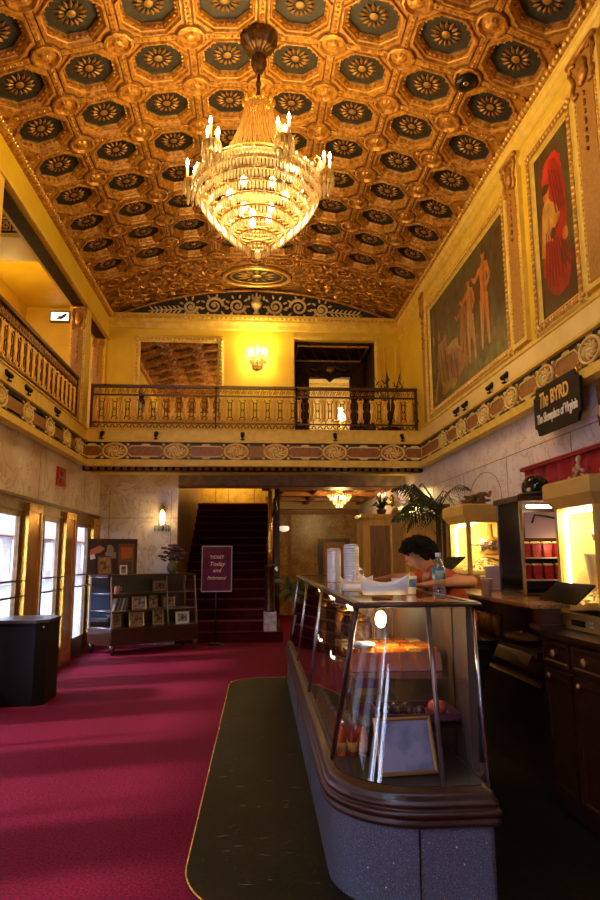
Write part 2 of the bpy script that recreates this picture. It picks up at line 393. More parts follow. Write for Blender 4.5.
# ------------------------------------------------------------------ vaulted coffered ceiling
RV = 6.4; ZV = 6.55 - RV
def V3(s, y, h):      # arc length s, depth y, height h away from the room
    a = s / RV; return (sin(a) * (RV + h), y, ZV + cos(a) * (RV + h))
SA = .696; SB = .67; Y0 = 5.35 - SB * 11
def octo(hx, hy, k=.42):
    return [(-hx * k, -hy), (hx * k, -hy), (hx, -hy * k), (hx, hy * k), (hx * k, hy), (-hx * k, hy), (-hx, hy * k), (-hx, -hy * k)]
ce = MB()
def map_cell(cs, cy, pts): return [V3(cs + a, cy + b, h) for a, b, h in pts]
rings = [(.305, .294, 0.0), (.297, .286, -.022), (.280, .270, -.022), (.270, .260, .005), (.258, .248, .012), (.232, .223, .075), (.224, .215, .085)]
def cell(cs, cy):
    # field plate between square and octagon
    o0 = octo(rings[0][0], rings[0][1]); hx, hy = SA / 2, SB / 2
    sq = [(-hx, -hy), (hx, -hy), (hx, hy), (-hx, hy)]
    vs = [(a, b, 0) for a, b in o0] + [(a, b, 0) for a, b in sq]
    ce.add(map_cell(cs, cy, vs), [(8, 9, 1, 0), (9, 2, 1), (9, 10, 3, 2), (10, 4, 3), (10, 11, 5, 4), (11, 6, 5), (11, 8, 7, 6), (8, 0, 7)], 0)
    for k in range(len(rings) - 1):
        a = [(x, y, rings[k][2]) for x, y in octo(*rings[k][:2])]; b = [(x, y, rings[k + 1][2]) for x, y in octo(*rings[k + 1][:2])]
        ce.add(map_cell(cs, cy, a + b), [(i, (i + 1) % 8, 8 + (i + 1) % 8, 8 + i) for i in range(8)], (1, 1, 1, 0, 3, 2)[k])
    # egg and dart bumps on the sloping side
    oo = octo(.246, .237)
    for i in range(8):
        (ax, ay), (bx, by) = oo[i], oo[(i + 1) % 8]
        for t in (.12, .37, .63, .88) if i % 2 == 0 else (.15, .5, .85):
            x, y = ax + (bx - ax) * t, ay + (by - ay) * t; d = .016
            q = [(x - d, y - d, .035), (x + d, y - d, .035), (x + d, y + d, .035), (x - d, y + d, .035), (x * .93, y * .93, .020)]
            ce.add(map_cell(cs, cy, q), [(0, 1, 4), (1, 2, 4), (2, 3, 4), (3, 0, 4)], 3)
    f = [(x, y, .085) for x, y in octo(.224, .215)]
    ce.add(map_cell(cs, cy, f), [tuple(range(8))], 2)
    n = 14                                                # petal rosette
    for i in range(n):
        a = 2 * pi * i / n; w = .017
        ca, sa = cos(a), sin(a)
        q = [(.06 * ca, .06 * sa, .06), (.105 * ca - w * sa, .105 * sa + w * ca, .062), (.150 * ca, .145 * sa, .074), (.105 * ca + w * sa, .105 * sa - w * ca, .062), (.11 * ca, .11 * sa, .045)]
        ce.add(map_cell(cs, cy, q), [(0, 1, 4), (1, 2, 4), (2, 3, 4), (3, 0, 4)], 4)
    c = [(.042 * cos(2 * pi * i / 10), .042 * sin(2 * pi * i / 10), .062) for i in range(10)] + [(0, 0, .040)]
    ce.add(map_cell(cs, cy, c), [(i, (i + 1) % 10, 10) for i in range(10)], 4, True)
def corner(cs, cy):      # round rosette where four coffers meet
    n = 20; prof = [(.142, 0), (.138, -.030), (.118, -.036), (.102, -.004), (.070, -.010), (.05, -.034), (.02, -.045)]
    vs = []; fs = []
    for k, (r, h) in enumerate(prof):
        for i in range(n):
            a = 2 * pi * i / n; rr = r * (1 + (.05 if (i % 2 and k in (1, 2)) else (-.12 if i % 2 and k in (4, 5) else 0))); vs.append((rr * cos(a), rr * sin(a), h))
    for k in range(len(prof) - 1):
        for i in range(n): j = (i + 1) % n; fs.append((k * n + i, k * n + j, (k + 1) * n + j, (k + 1) * n + i))
    fs.append(tuple((len(prof) - 1) * n + i for i in range(n)))
    ce.add(map_cell(cs, cy, vs), fs, 3)
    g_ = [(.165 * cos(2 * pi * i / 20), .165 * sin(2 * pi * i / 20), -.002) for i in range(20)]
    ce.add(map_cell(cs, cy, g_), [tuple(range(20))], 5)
def bead_strip(s0, y0, s1, y1):
    L = sqrt((s1 - s0) ** 2 + (y1 - y0) ** 2); n = int(L / .055); ux, uy = (s1 - s0) / L, (y1 - y0) / L
    w = .034
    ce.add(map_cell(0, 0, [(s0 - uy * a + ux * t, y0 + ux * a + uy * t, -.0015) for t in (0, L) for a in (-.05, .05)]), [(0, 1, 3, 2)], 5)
    q = [(-w, 0, 0), (-w * .8, 0, -.012), (w * .8, 0, -.012), (w, 0, 0)]
    vs = []
    for t in (0, L):
        for a, _, h in q: vs.append((s0 + ux * t - uy * a, y0 + uy * t + ux * a, h))
    ce.add(map_cell(0, 0, vs), [(0, 1, 5, 4), (1, 2, 6, 5), (2, 3, 7, 6)], 3)
    for i in range(n):
        t = (i + .5) * L / n; x, y = s0 + ux * t, y0 + uy * t; d = .02
        q = [(x + ux * d, y + uy * d, -.012), (x - uy * d, y + ux * d, -.012), (x - ux * d, y - uy * d, -.012), (x + uy * d, y - ux * d, -.012), (x, y, -.03)]
        ce.add(map_cell(0, 0, q), [(0, 1, 4), (1, 2, 4), (2, 3, 4), (3, 0, 4)], 3)
NR = 19
for r in range(NR):
    cy = Y0 + r * SB
    if cy > 10.1: break
    near = cy > 4.3
    for c in range(8): cell((c - 3.5) * SA, cy)
    for c in range(9):
        s = (c - 4) * SA
        if 0 < c < 8: corner(s, cy + SB / 2)
        if near and 0 < c < 8: bead_strip(s, cy - SB / 2 + .14, s, cy + SB / 2 - .14)
    if near:
        for c in range(8): bead_strip((c - 4) * SA + .15, cy + SB / 2, (c - 3) * SA - .15, cy + SB / 2)
        for sgn in (-1, 1):     # corner leaf sprays against the rope moulding
            for k in range(7):
                a = -1.2 + 2.4 * k / 6; x0, y0 = sgn * 4 * SA, cy + SB / 2
                q = [(x0 - sgn * .02, y0 - .02, 0), (x0 - sgn * .14 * cos(a), y0 + .14 * sin(a), -.012), (x0 - sgn * .02, y0 + .02, 0), (x0 - sgn * .08 * cos(a), y0 + .08 * sin(a), -.035)]
                ce.add(map_cell(0, 0, q), [(0, 1, 3), (1, 2, 3), (2, 0, 3)], 3)
struct(ce.build('ceiling', [ceil_field, gold, recess, gold, coffer_gold, M('dark brown outline', (.10, .035, .008), .6)]), 'gilded barrel ceiling of octagonal coffers with rosettes')  # last material: dark brown outlines behind rosettes and bead strips

# relief band between coffers and lunette
relief = M('relief gilding', (.46, .21, .035), .36, .5, noise=9, col2=(.12, .045, .010), bump=(16, 1., .06))
rb = MB(); N = 24; ys = [10.375, 10.7, 11.0, 11.4, 11.88]
vs = [V3(-4 * SA + 8 * SA * i / N, y, 0) for y in ys for i in range(N + 1)]
rb.add(vs, [(k * (N + 1) + i, k * (N + 1) + i + 1, (k + 1) * (N + 1) + i + 1, (k + 1) * (N + 1) + i) for k in range(len(ys) - 1) for i in range(N)], 0, True)
rb.tube([V3(-4 * SA + 8 * SA * i / N, 10.40, -.015) for i in range(N + 1)], .03, 6, 1)
rnd = random.Random(5)
def spiral(cx, cy, r, a0, turns, d, m=1, th=.016, sgn=1):
    pts = []; n = int(14 * turns)
    for i in range(n + 1):
        t = i / n; a = a0 + sgn * turns * 2 * pi * t; q = r * (1 - .8 * t)
        pts.append(d(cx + q * cos(a), cy + q * sin(a)))
    return pts
for k in range(11):
    for row in range(4):
        sx = -2.5 + k * .5 + (.22 if row % 2 else 0); yy = 10.58 + row * .36
        if abs(sx) < .78 and 10.72 < yy < 11.7: continue
        if abs(sx) > 2.62: continue
        pts = spiral(sx, yy, .16, rnd.uniform(0, 6), 1.4, lambda a, b: V3(a, b, -.012), sgn=rnd.choice((-1, 1)))
        rb.tube(pts, [.026 - .014 * i / len(pts) for i in range(len(pts))], 5, 1)
        for j in range(6):
            a = rnd.uniform(0, 6.28); r1 = .2
            q = [(sx + .14 * cos(a), yy + .14 * sin(a), 0), (sx + .19 * cos(a + .25), yy + .19 * sin(a + .25), -.005), (sx + .27 * cos(a), yy + .27 * sin(a), -.002), (sx + .19 * cos(a - .25), yy + .19 * sin(a - .25), -.005), (sx + .2 * cos(a), yy + .2 * sin(a), -.035)]
            rb.add(map_cell(0, 0, q), [(0, 1, 4), (1, 2, 4), (2, 3, 4), (3, 0, 4)], 1)
# oval medallion
rb.tube([V3(.60 * cos(t), 11.22 + .40 * sin(t), -.02) for t in [2 * pi * i / 40 for i in range(40)]], .045, 6, 2, True)
rb.tube([V3(.47 * cos(t), 11.22 + .30 * sin(t), -.014) for t in [2 * pi * i / 40 for i in range(40)]], .016, 5, 2, True)
rb.add([V3(.58 * cos(t), 11.22 + .385 * sin(t), -.006) for t in [2 * pi * i / 40 for i in range(40)]], [tuple(range(40))], 3)
for i in range(12):
    a = 2 * pi * i / 12; q = [(.08 * cos(a), .06 * sin(a)), (.26 * cos(a + .16), .17 * sin(a + .16)), (.41 * cos(a), .26 * sin(a)), (.26 * cos(a - .16), .17 * sin(a - .16))]
    rb.add([V3(x, 11.22 + y, -.012) for x, y in q] + [V3(.25 * cos(a), 11.22 + .165 * sin(a), -.035)], [(0, 1, 4), (1, 2, 4), (2, 3, 4), (3, 0, 4)], 2)
rb.add([V3(.09 * cos(t), 11.22 + .07 * sin(t), -.02) for t in [2 * pi * i / 12 for i in range(12)]] + [V3(0, 11.22, -.05)], [(i, (i + 1) % 12, 12) for i in range(12)], 2, True)
struct(rb.build('ceiling_relief_band', [relief, gold, gold_lt, recess]), 'gilded scroll relief band with an oval medallion')

# lunette
lu = MB()
arc = [V3(-4 * SA * .985 + 8 * SA * .985 * i / N, 0, -.02) for i in range(N + 1)]
lu.add([(p[0], YU - .03, p[2]) for p in arc] + [(-2.7, YU - .03, 5.96), (2.7, YU - .03, 5.96)], [tuple(range(N + 1)) + (N + 2, N + 1)], 0)
lu.tube([(p[0], YU - .05, p[2] - .02) for p in arc], .03, 6, 2)
dd = lambda a, b: (a, YU - .05, b)
for sg in (-1, 1):
    for cx, cz, r, a0, s2 in ((.36, 6.20, .15, pi, 1), (.80, 6.19, .17, pi, -1), (1.24, 6.16, .13, pi, 1)):
        pts = [dd(sg * (cx + q * cos(a)), cz + q * sin(a)) for q, a in [(r * (1 - .75 * t / 20), a0 + s2 * 2 * pi * 1.5 * t / 20) for t in range(21)]]
        lu.tube(pts, [.034 - .018 * i / 20 for i in range(21)], 5, 1); lu.ell(dd(sg * cx, cz), (.04, .03, .04), 8, 5, 1)
        for j in range(9):
            a = 2 * pi * j / 9 + .4; lu.ell(dd(sg * (cx + (r + .05) * cos(a)), cz + min(r + .04, .2) * sin(a)), (.045, .02, .022), 6, 4, 1, Matrix.Rotation(-sg * a, 3, 'Y'))
    lu.tube([dd(sg * (1.3 + .72 * t), 6.12 - .06 * t) for t in (0, .3, .6, 1)], .012, 5, 1)
    for j in range(7):
        for up in (-1, 1):
            lu.ell(dd(sg * (1.45 + .085 * j), 6.10 + up * .045 - .005 * j), (.055, .015, .018), 6, 4, 1, Matrix.Rotation(-sg * up * .75, 3, 'Y'))
lu.lathe((0, YU - .06, 6.02), [(.02, 0), (.07, .03), (.03, .08), (.09, .16), (.11, .24), (.06, .27), (.09, .33)], 10, 1)
for j in range(5): lu.ell(dd(.07 * (j - 2), 6.36 + .03 * (2 - abs(j - 2))), (.025, .02, .05), 6, 4, 1)
struct(lu.build('wall_back_lunette', [recess, M('cream scrollwork', (.90, .70, .34), .45), gold]), 'dark lunette with cream acanthus scrollwork')

t = thing('ceiling_speaker', V3(3 * SA, 5.69, -.01), 'dark round ceiling fitting set in a rosette near the right ceiling edge', 'fitting')
a = MB(); p = V3(3 * SA, 5.69, -.06); a.ell(p, (.115, .115, .06), 16, 8); a.build('dome', iron, t); a = MB(); a.ell((p[0] - .02, p[1] - .05, p[2] - .05), (.03, .03, .02), 10, 6); a.build('lens', steel, t)
# rope mouldings along both ceiling edges
for sg, nm in ((1, 'trim_3'), (-1, 'trim_4')):
    rp = MB(); x = sg * 2.70
    rp.ext([(x + sg * .12, 6.02), (x - sg * .05, 5.985), (x - sg * .06, 5.95), (x - sg * .01, 5.915), (x + sg * .12, 5.90)], 'y', -3.1, YU, 1)
    y = 4.0
    while y < YU - .05:
        rp.ell((x - sg * .035, y, 5.955), (.036, .030, .042), 6, 4, 0, Matrix.Rotation(.5, 3, 'X')); y += .07
    struct(rp.build(nm, [gold_lt, gold]), 'gilded rope moulding along the ' + ('right' if sg > 0 else 'left') + ' ceiling edge')

# ------------------------------------------------------------------ left gallery: beam, pillars, side room
bm = MB(); bm.box(-3.0, -2.73, -3.1, YU, 5.5, 6.05, 0)
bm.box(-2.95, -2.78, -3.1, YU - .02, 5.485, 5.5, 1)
bm.ext([(-2.73, 5.5), (-2.70, 5.5), (-2.70, 5.53), (-2.73, 5.55)], 'y', -3.1, YU, 2)
struct(bm.build('ceiling_beam', [paint, dark_brown, cream]), 'yellow beam over the left gallery with a dark soffit')
gl = MB(); gl.box(-4.4, -4.25, -3.1, YU + .12, 3.3, 6.5)
struct(gl.build('wall_left_upper', paint), 'yellow side wall of the left gallery')
gc = MB(); gc.box(-4.4, -2.95, -3.1, YU, 6.10, 6.2)
struct(gc.build('ceiling_gallery', paint), 'yellow gallery ceiling')
gf = MB(); gf.box(-4.4, -2.78, -3.1, YU + .1, 3.0, 3.3)
struct(gf.build('floor_gallery', carpet))
xb = MB(); xb.box(-4.25, -2.98, 8.15, 8.85, 5.60, 6.1, 0); xb.box(-4.25, -2.98, 8.13, 8.15, 5.66, 5.84, 1); xb.box(-4.25, -2.98, 8.12, 8.15, 5.88, 5.95, 2)
for i in range(7):
    x = -3.1 - i * .17
    xb.frame((x - .07, 8.13, 5.68), (1, 0, 0), (0, 0, 1), (0, -1, 0), .14, .14, [(0, 0), (0, .012), (.015, .012), (.02, 0)], 3)
    for k in range(6):
        a = 2 * pi * k / 6; xb.ell((x + .03 * cos(a), 8.125, 5.75 + .03 * sin(a)), (.02, .012, .02), 6, 4, 3)
struct(xb.build('ceiling_crossbeam', [paint, dark_brown, frieze_brown, gold_lt]), 'yellow crossbeam with a rosette frieze in the left gallery')

def pilaster(name, label, c, U, Nn, w, z0, z1, depth, panel_side=True):
    """flat pilaster: shaft with recessed tan panel, beaded edges, cartouche at the top"""
    U, Nn = Vector(U), Vector(Nn); c = Vector(c)
    t = thing(name, (c.x, c.y, z0), label, 'pilaster', 'pilasters of the upper storey')
    a = MB(); a.obox(c + Vector((0, 0, (z0 + z1) / 2)) + Nn * (depth / 2), U * w / 2, Nn * depth / 2, Vector((0, 0, (z1 - z0) / 2)))
    a.build('shaft', cream, t)
    p = MB(); p.obox(c + Nn * depth + Vector((0, 0, (z0 + z1) / 2)), U * (w * .32), Nn * .006, Vector((0, 0, (z1 - z0) / 2 - .05))); p.build('panel', pilaster_brown, t)
    for s in (-1, 1):
        b = MB(); b.beads(c + U * s * w * .38 + Nn * depth + Vector((0, 0, z0 + .05)), c + U * s * w * .38 + Nn * depth + Vector((0, 0, z1 - .05)), .045, (.013, .013, .018)); b.build('beaded_edge', gold_lt, t)
    k = MB(); o = c + Nn * (depth + .015)
    k.ell(o + Vector((0, 0, z1 - .22)), (w * .22 if abs(U.x) else .04, .04 if abs(U.x) else w * .22, .13), 8, 6)
    for s in (-1, 1):
        k.tube([o + U * s * w * .40 * f + Vector((0, 0, z1 - .22 + g)) for f, g in ((.6, .14), (1, .17), (1.1, .09), (.9, .04), (.75, -.02), (.95, -.1), (.8, -.16), (.5, -.15))], .022, 5)
    k.tube([o - U * w * .5 + Vector((0, 0, z1 - .03)), o + U * w * .5 + Vector((0, 0, z1 - .03))], .03, 6)
    for j in range(7): k.ell(o + Vector((0, 0, z1 - .42 - .085 * j)), (.018, .018, .035 if j % 2 else .022), 6, 4)
    k.build('cartouche', gold, t)
    return t
def pillar(y, label):
    t = pilaster('gallery_pillar', label, (-2.855, y, 0), (1, 0, 0), (0, -1, 0), .26, 3.3, 5.5, .14)
    a = MB(); a.box(-2.985, -2.725, y, y + .14, 3.3, 5.5); a.build('pillar_core', cream, t); return t
pillar(10.38, 'square yellow gallery pillar at the left corner of the balcony')
pillar(6.50, 'square yellow gallery pillar nearest the camera at the left edge')
pilaster('wall_pilaster', 'yellow pilaster on the back wall behind the corner pillar', (-2.9, YU, 0), (1, 0, 0), (0, -1, 0), .26, 3.3, 5.72, .06)
pilaster('wall_pilaster', 'tan beaded pilaster between the two murals', (XW, 6.33, 0), (0, -1, 0), (-1, 0, 0), .36, 3.66, 5.76, .05)
pilaster('wall_pilaster', 'tan beaded pilaster at the right edge beside the red-robed mural', (XW, 4.74, 0), (0, -1, 0), (-1, 0, 0), .44, 3.66, 5.76, .05)
pilaster('wall_pilaster', 'slim pilaster in the far right corner above the balcony rail end', (XW, 10.02, 0), (0, -1, 0), (-1, 0, 0), .20, 3.55, 5.76, .05)

# exit sign
e = thing('exit_sign', (-3.62, YU - .02, 5.80), 'small lit white wall sign at the end of the left gallery', 'sign')
a = MB(); a.box(-3.80, -3.44, YU - .08, YU, 5.80, 6.00); a.build('housing', bronze, e)
a = MB(); a.box(-3.78, -3.46, YU - .085, YU - .08, 5.82, 5.98); a.build('lit_panel', emis('backlit sign', (1, .93, .75), 1.6), e)
a = MB(); a.prism([(-.10, 0), (-.03, .01), (-.01, .05), (.03, .04), (.07, .08), (.13, .10), (.10, .03), (.06, .01), (.05, -.01), (0, -.015)], (-3.62, YU - .086, 5.86), (1, 0, 0), (0, 0, 1), (0, -1, 0), 0, .004); a.build('dark_figure', black, e)

# ------------------------------------------------------------------ frieze runs
med = None
def frieze(name, p0, D, Nn, L, meds, label):
    global med
    p0, D, Nn = Vector(p0), Vector(D), Vector(Nn); Zv = Vector((0, 0, 1)); b = MB()
    def bar(t0, t1, z0, z1, n0, n1, m): b.obox(p0 + D * (t0 + t1) / 2 + Nn * (n0 + n1) / 2 + Zv * (z0 + z1) / 2, D * (t1 - t0) / 2, Nn * (n1 - n0) / 2, Zv * (z1 - z0) / 2, m)
    bar(0, L, 3.03, 3.34, -.05, 0, 1)
    bar(0, L, 3.278, 3.32, 0, .004, 2); bar(0, L, 3.04, 3.078, 0, .004, 2)
    bar(0, L, 3.32, 3.345, 0, .05, 0); bar(0, L, 3.345, 3.365, -.05, .03, 0)
    bar(0, L, 2.97, 3.04, -.05, .04, 0); bar(0, L, 2.935, 2.97, -.05, .075, 0)
    edges = [0] + [x for m_ in meds for x in (m_ - .26, m_ + .26)] + [L]
    for k in range(0, len(edges), 2):
        a, c = edges[k], edges[k + 1]
        if c - a < .12: continue
        mid = (a + c) / 2
        for z in (3.262, 3.094):
            bar(a, c, z - .008, z + .008, 0, .012, 3)
            b.prism([(-.09, 0), (.09, 0), (.05, .035 if z > 3.2 else -.035), (-.05, .035 if z > 3.2 else -.035)], p0 + D * mid + Zv * z, D, Zv, Nn, 0, .012, 3)
        for e_ in (a, c):
            if 0 < e_ < L:
                dr = 1 if e_ == c else -1
                for z, q in ((3.262, 1), (3.094, -1)):
                    b.tube([p0 + D * e_ + Zv * z + Nn * .006, p0 + D * (e_ + dr * .05) + Zv * (z - q * .045) + Nn * .006], .009, 4, 3)
    o = struct(b.build(name, [cream, frieze_brown, dark_green, cream_pale], base=p0), label)
    if med is None:
        k = MB(); Q = lambda x, z, n: (x, -n, z)
        k.add([Q(.185 * cos(t), .115 * sin(t), .01) for t in [2 * pi * i / 28 for i in range(28)]], [tuple(range(28))], 1)
        k.tube([Q(.19 * cos(t), .12 * sin(t), .012) for t in [2 * pi * i / 28 for i in range(28)]], .016, 5, 0, True)
        for i in range(10):
            a = 2 * pi * i / 10
            k.tube([Q((.05 + .1 * s) * cos(a + s * .9), (.03 + .065 * s) * sin(a + s * .9), .016) for s in (0, .35, .7, 1)], [.010, .016, .014, .006], 5, 0)
        k.ell(Q(0, 0, .012), (.045, .02, .026), 8, 5, 0)
        for sx in (-1, 1):
            for sz in (-1, 1): k.ell(Q(sx * .20, sz * .105, .01), (.026, .014, .022), 7, 4, 0)
        for sz in (-1, 1): k.ell(Q(0, sz * .145, .008), (.07, .012, .018), 7, 4, 0)
        med = k.build('medallion', [cream_pale, gold], local=True)
    ang = atan2(D.y, D.x)
    for i, t in enumerate(meds):
        mo = med if (i == 0 and med.parent is None) else med.copy()
        if mo is not med: COL.objects.link(mo)
        mo.parent = o; mo.location = D * t + Zv * (3.178); mo.rotation_euler = (0, 0, ang)
        if abs(D.y) > .5: mo.scale = (.85, 1, .88)
    return o
frieze('trim_5', (-2.70, YB, 0), (1, 0, 0), (0, -1, 0), 5.42, [2.70 + x for x in (-2.24, -1.28, -.32, .32, 1.28, 2.24)], 'brown frieze with cream oval medallions under the balcony')
frieze('trim_6', (2.72, 10.4, 0), (0, -1, 0), (-1, 0, 0), 13, [10.4 - y for y in (9.2, 8.36, 7.5, 6.66, 5.83, 5.0, 4.15, 3.3)], 'brown medallion frieze along the right wall')
frieze('trim_7', (-2.70, -2.6, 0), (0, 1, 0), (1, 0, 0), 13, [y + 2.6 for y in (10.05, 9.35, 8.55, 7.7, 6.85, 6.0, 5.15)], 'brown medallion frieze along the left gallery')
# parapets above the friezes, balcony slab, soffit and lintel
pa = MB(); pa.box(-2.75, 2.75, YB, YB + .22, 3.34, 3.54); pa.box(-2.75, 2.75, YB - .02, YB + .24, 3.535, 3.55)
struct(pa.build('wall_balcony_parapet', cream), 'cream balcony parapet')
pa = MB(); pa.box(-2.98, -2.70, -3.1, YB, 3.3, 3.54); pa.box(-3.0, -2.68, -3.1, YB, 3.535, 3.55)
struct(pa.build('wall_gallery_parapet', cream), 'cream gallery parapet on the left')
pa = MB(); pa.box(2.72, 2.76, -3.1, YB, 3.34, 3.56)
struct(pa.build('wall_right_band', cream_pale), 'plain cream band above the right frieze')
bs = MB(); bs.box(-2.98, 2.9, YB + .01, YU + .15, 2.985, 3.33, 0)
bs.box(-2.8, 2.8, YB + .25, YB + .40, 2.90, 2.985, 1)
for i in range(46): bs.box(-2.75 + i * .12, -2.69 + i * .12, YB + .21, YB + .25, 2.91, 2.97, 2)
bs.box(-2.8, 2.8, YB + .8, YB + .95, 2.93, 2.985, 0)
struct(bs.build('ceiling_balcony_soffit', [cream, dark_brown, gold]), 'underside of the balcony with a dentil moulding')
li = MB(); li.box(-1.40, 2.8, YL, YL + .3, 2.80, 3.0, 0); li.box(-1.40, 2.8, YL - .03, YL, 2.86, 2.90, 1); li.box(-1.4, 2.8, YL - .02, YL + .3, 2.775, 2.80, 2)
struct(li.build('trim_8', [M('grey beige stone', (.46, .38, .27), .5, noise=6), M('grey beige stone', (.46, .38, .27), .5, noise=6), frieze_brown]), 'stone lintel over the stair and hall opening')

# small spotlights on the ledges
sp = thing('spotlight', (0, 0, 0), '', 'spotlight', 'small black spotlights on the frieze ledge')
a = MB(); a.lathe((0, 0, 0), [(.035, 0), (.035, .012), (.010, .018), (.010, .05)], 8, 0); a.build('base', iron, sp, local=True)
a = MB(); a.T = Matrix.Translation((0, 0, .075)) @ Matrix.Rotation(radians(-55), 4, 'X')
a.lathe((0, 0, 0), [(.020, -.05), (.028, -.04), (.032, .03), (.040, .055), (.034, .055), (.028, .03)], 10, 0); a.build('head', iron, sp, local=True)
spots = [((-2.45, YB - .035, 3.365), 0, 'small black spotlight on the back ledge, leftmost under the balcony rail'),
         ((-1.6, YB - .035, 3.365), 0, 'small black spotlight on the back ledge, second from the left gallery corner'),
         ((-.22, YB - .035, 3.365), 0, 'small black spotlight on the back ledge near the middle of the balcony'),
         ((1.29, YB - .035, 3.365), 0, 'small black spotlight on the back ledge below the doorway lamp'),
         ((2.40, YB - .035, 3.365), 0, 'small black spotlight on the back ledge, rightmost below the potted plant')]
for y, s in ((8.45, 'farthest down the wall'), (8.1, 'second from the balcony corner'), (7.2, 'third from the balcony corner'), (6.75, 'just left of the hanging name sign')):
    spots.append(((2.685, y, 3.365), -pi / 2, 'small black spotlight on the right frieze ledge, ' + s))
for y, s in ((6.98, 'nearest the camera'), (7.6, 'second from the left picture edge'), (8.75, 'nearest the balcony corner')):
    spots.append(((-2.665, y, 3.365), pi / 2, 'small black spotlight on the left gallery ledge, ' + s))
for i, (loc, rz, lab) in enumerate(spots):
    if i == 0: sp.location = loc; sp.rotation_euler = (0, 0, rz); sp['label'] = lab
    else: dup(sp, loc, lab, rz)

# ------------------------------------------------------------------ balcony railings
def make_baluster():
    k = MB()
    for s in (-1, 1):
        x = s * .030
        k.tube([(x, 0, 0), (x * 1.6, 0, .03), (x * .8, 0, .09), (x * .8, 0, .17), (x * 1.5, 0, .21), (x * .8, 0, .25), (x * .8, 0, .33), (x * 1.6, 0, .39), (x, 0, .42)], .013, 5, 0)
    k.ell((0, 0, .21), (.030, .012, .040), 8, 5, 0)
    k.tube([(0, 0, .03), (0, 0, .12), (0, 0, .21), (0, 0, .30), (0, 0, .39)], [.012, .020, .012, .020, .012], 6, 0)
    for z in (.04, .38): k.ell((0, 0, z), (.045, .014, .018), 8, 5, 0)
    # dark scroll panel to the right of the pair
    for z0, q in ((.02, 1), (.40, -1)):
        k.tube([(.060, 0, z0 + q * .02), (.060, 0, z0 + q * .05), (.085, 0, z0 + q * .07), (.125, 0, z0 + q * .07), (.15, 0, z0 + q * .05), (.15, 0, z0 + q * .02), (.130, 0, z0 + q * .015), (.125, 0, z0 + q * .035)], .008, 5, 1)
    for x in (.078, .132): k.tube([(x, 0, .09), (x, 0, .33)], .008, 5, 1)
    k.tube([(.105 + .018 * cos(t), 0, .21 + .018 * sin(t)) for t in [2 * pi * i / 10 for i in range(10)]], .006, 4, 1, True)
    return k.build('baluster', [rail_gold, rail_dark], local=True)
bal = make_baluster(); first_bal = True
def railing(label, p0, D, L, n, poles):
    global first_bal
    p0, D = Vector(p0), Vector(D); Nn = Vector((D.y, -D.x, 0)); Zv = Vector((0, 0, 1)); ang = atan2(D.y, D.x)
    t = thing('balcony_railing', p0, label, 'railing', 'balcony railings'); t.location = p0
    def bar(b, z0, z1, w, m=0): b.obox(p0 + D * L / 2 + Zv * (z0 + z1) / 2, D * L / 2, Nn * w / 2, Zv * (z1 - z0) / 2, m)
    top = MB(); bar(top, .695, .74, .075); bar(top, .56, .585, .04)
    top.build('top_rail', rail_dark, t)
    sc = MB(); m_ = int(L / .105)
    for i in range(m_):
        x = (i + .5) * L / m_; c = p0 + D * x + Zv * .64
        sc.tube([c + D * (.045 * u) + Zv * (.042 * v) for u, v in ((-1, -.8), (-.6, .3), (-.1, .9), (.3, .3), (.05, -.2), (-.2, .1))], .010, 4, 0)
        sc.tube([c + D * (.045 * -u) + Zv * (.042 * -v) for u, v in ((-1, -.8), (-.6, .3), (-.1, .9), (.3, .3))], .008, 4, 0)
    sc.build('scroll_band', M('bronze scroll', (.40, .20, .05), .35, .7), t)
    bot = MB(); bar(bot, .0, .018, .06); bar(bot, .10, .122, .04)
    for i in range(m_):
        x = (i + .5) * L / m_; c = p0 + D * x + Zv * .06
        bot.tube([c + D * (.045 * u) + Zv * (.032 * v) for u, v in ((-1, -.8), (-.5, .5), (0, .9), (.5, -.5), (1, -.8))], .009, 4, 0)
    bot.build('bottom_rail', rail_dark, t)
    for i in range(n):
        b = bal if first_bal else bal.copy()
        if not first_bal: COL.objects.link(b)
        first_bal = False
        b.parent = t; b.location = D * ((i + .35) * L / n) + Zv * .130; b.rotation_euler = (0, 0, ang)
    for x in poles:
        q = MB(); q.tube([p0 + D * x + Zv * -.16 + Nn * .07, p0 + D * x + Zv * .70 + Nn * .07], .010, 6); q.ell(p0 + D * x + Zv * .70 + Nn * .05, (.03, .03, .02), 8, 5); q.build('brace_pole', iron, t)
    for x in (.02, L - .02):
        q = MB(); q.obox(p0 + D * x + Zv * .36, D * .02, Nn * .02, Zv * .36); q.build('end_post', rail_dark, t)
    return t
railing('ornate bronze railing along the front of the back balcony', (-2.68, YB + .10, 3.55), (1, 0, 0), 5.38, 26, (2.02, 3.34))
railing('ornate bronze railing along the left gallery', (-2.80, 3.4, 3.55), (0, 1, 0), 6.75, 32, ())

# ------------------------------------------------------------------ upper back wall: mirror, sconce, doorway
t = thing('wall_mirror', (-1.42, YU - .02, 4.0), 'large gilt framed mirror on the upper back wall reflecting the ceiling', 'mirror')
a = MB(); a.frame((-2.26, YU, 4.0), (1, 0, 0), (0, 0, 1), (0, -1, 0), 1.66, 1.58, [(0, 0), (0, .04), (.03, .06), (.09, .05), (.12, .015)], 0)
for x in (-2.20, -.66): a.beads((x, YU - .055, 4.0), (x, YU - .055, 5.58), .07, (.028, .02, .030), 1)
for z in (4.06, 5.52): a.beads((-2.26, YU - .055, z), (-.60, YU - .055, z), .07, (.030, .02, .028), 1)
a.build('gilt_frame', [cream, gold_lt], t)
a = MB(); a.flat([(-2.15, 4.11), (-.71, 4.11), (-.71, 5.47), (-2.15, 5.47)], (0, YU - .016, 0), (1, 0, 0), (0, 0, 1)); a.build('mirror_glass', mirror_m, t)

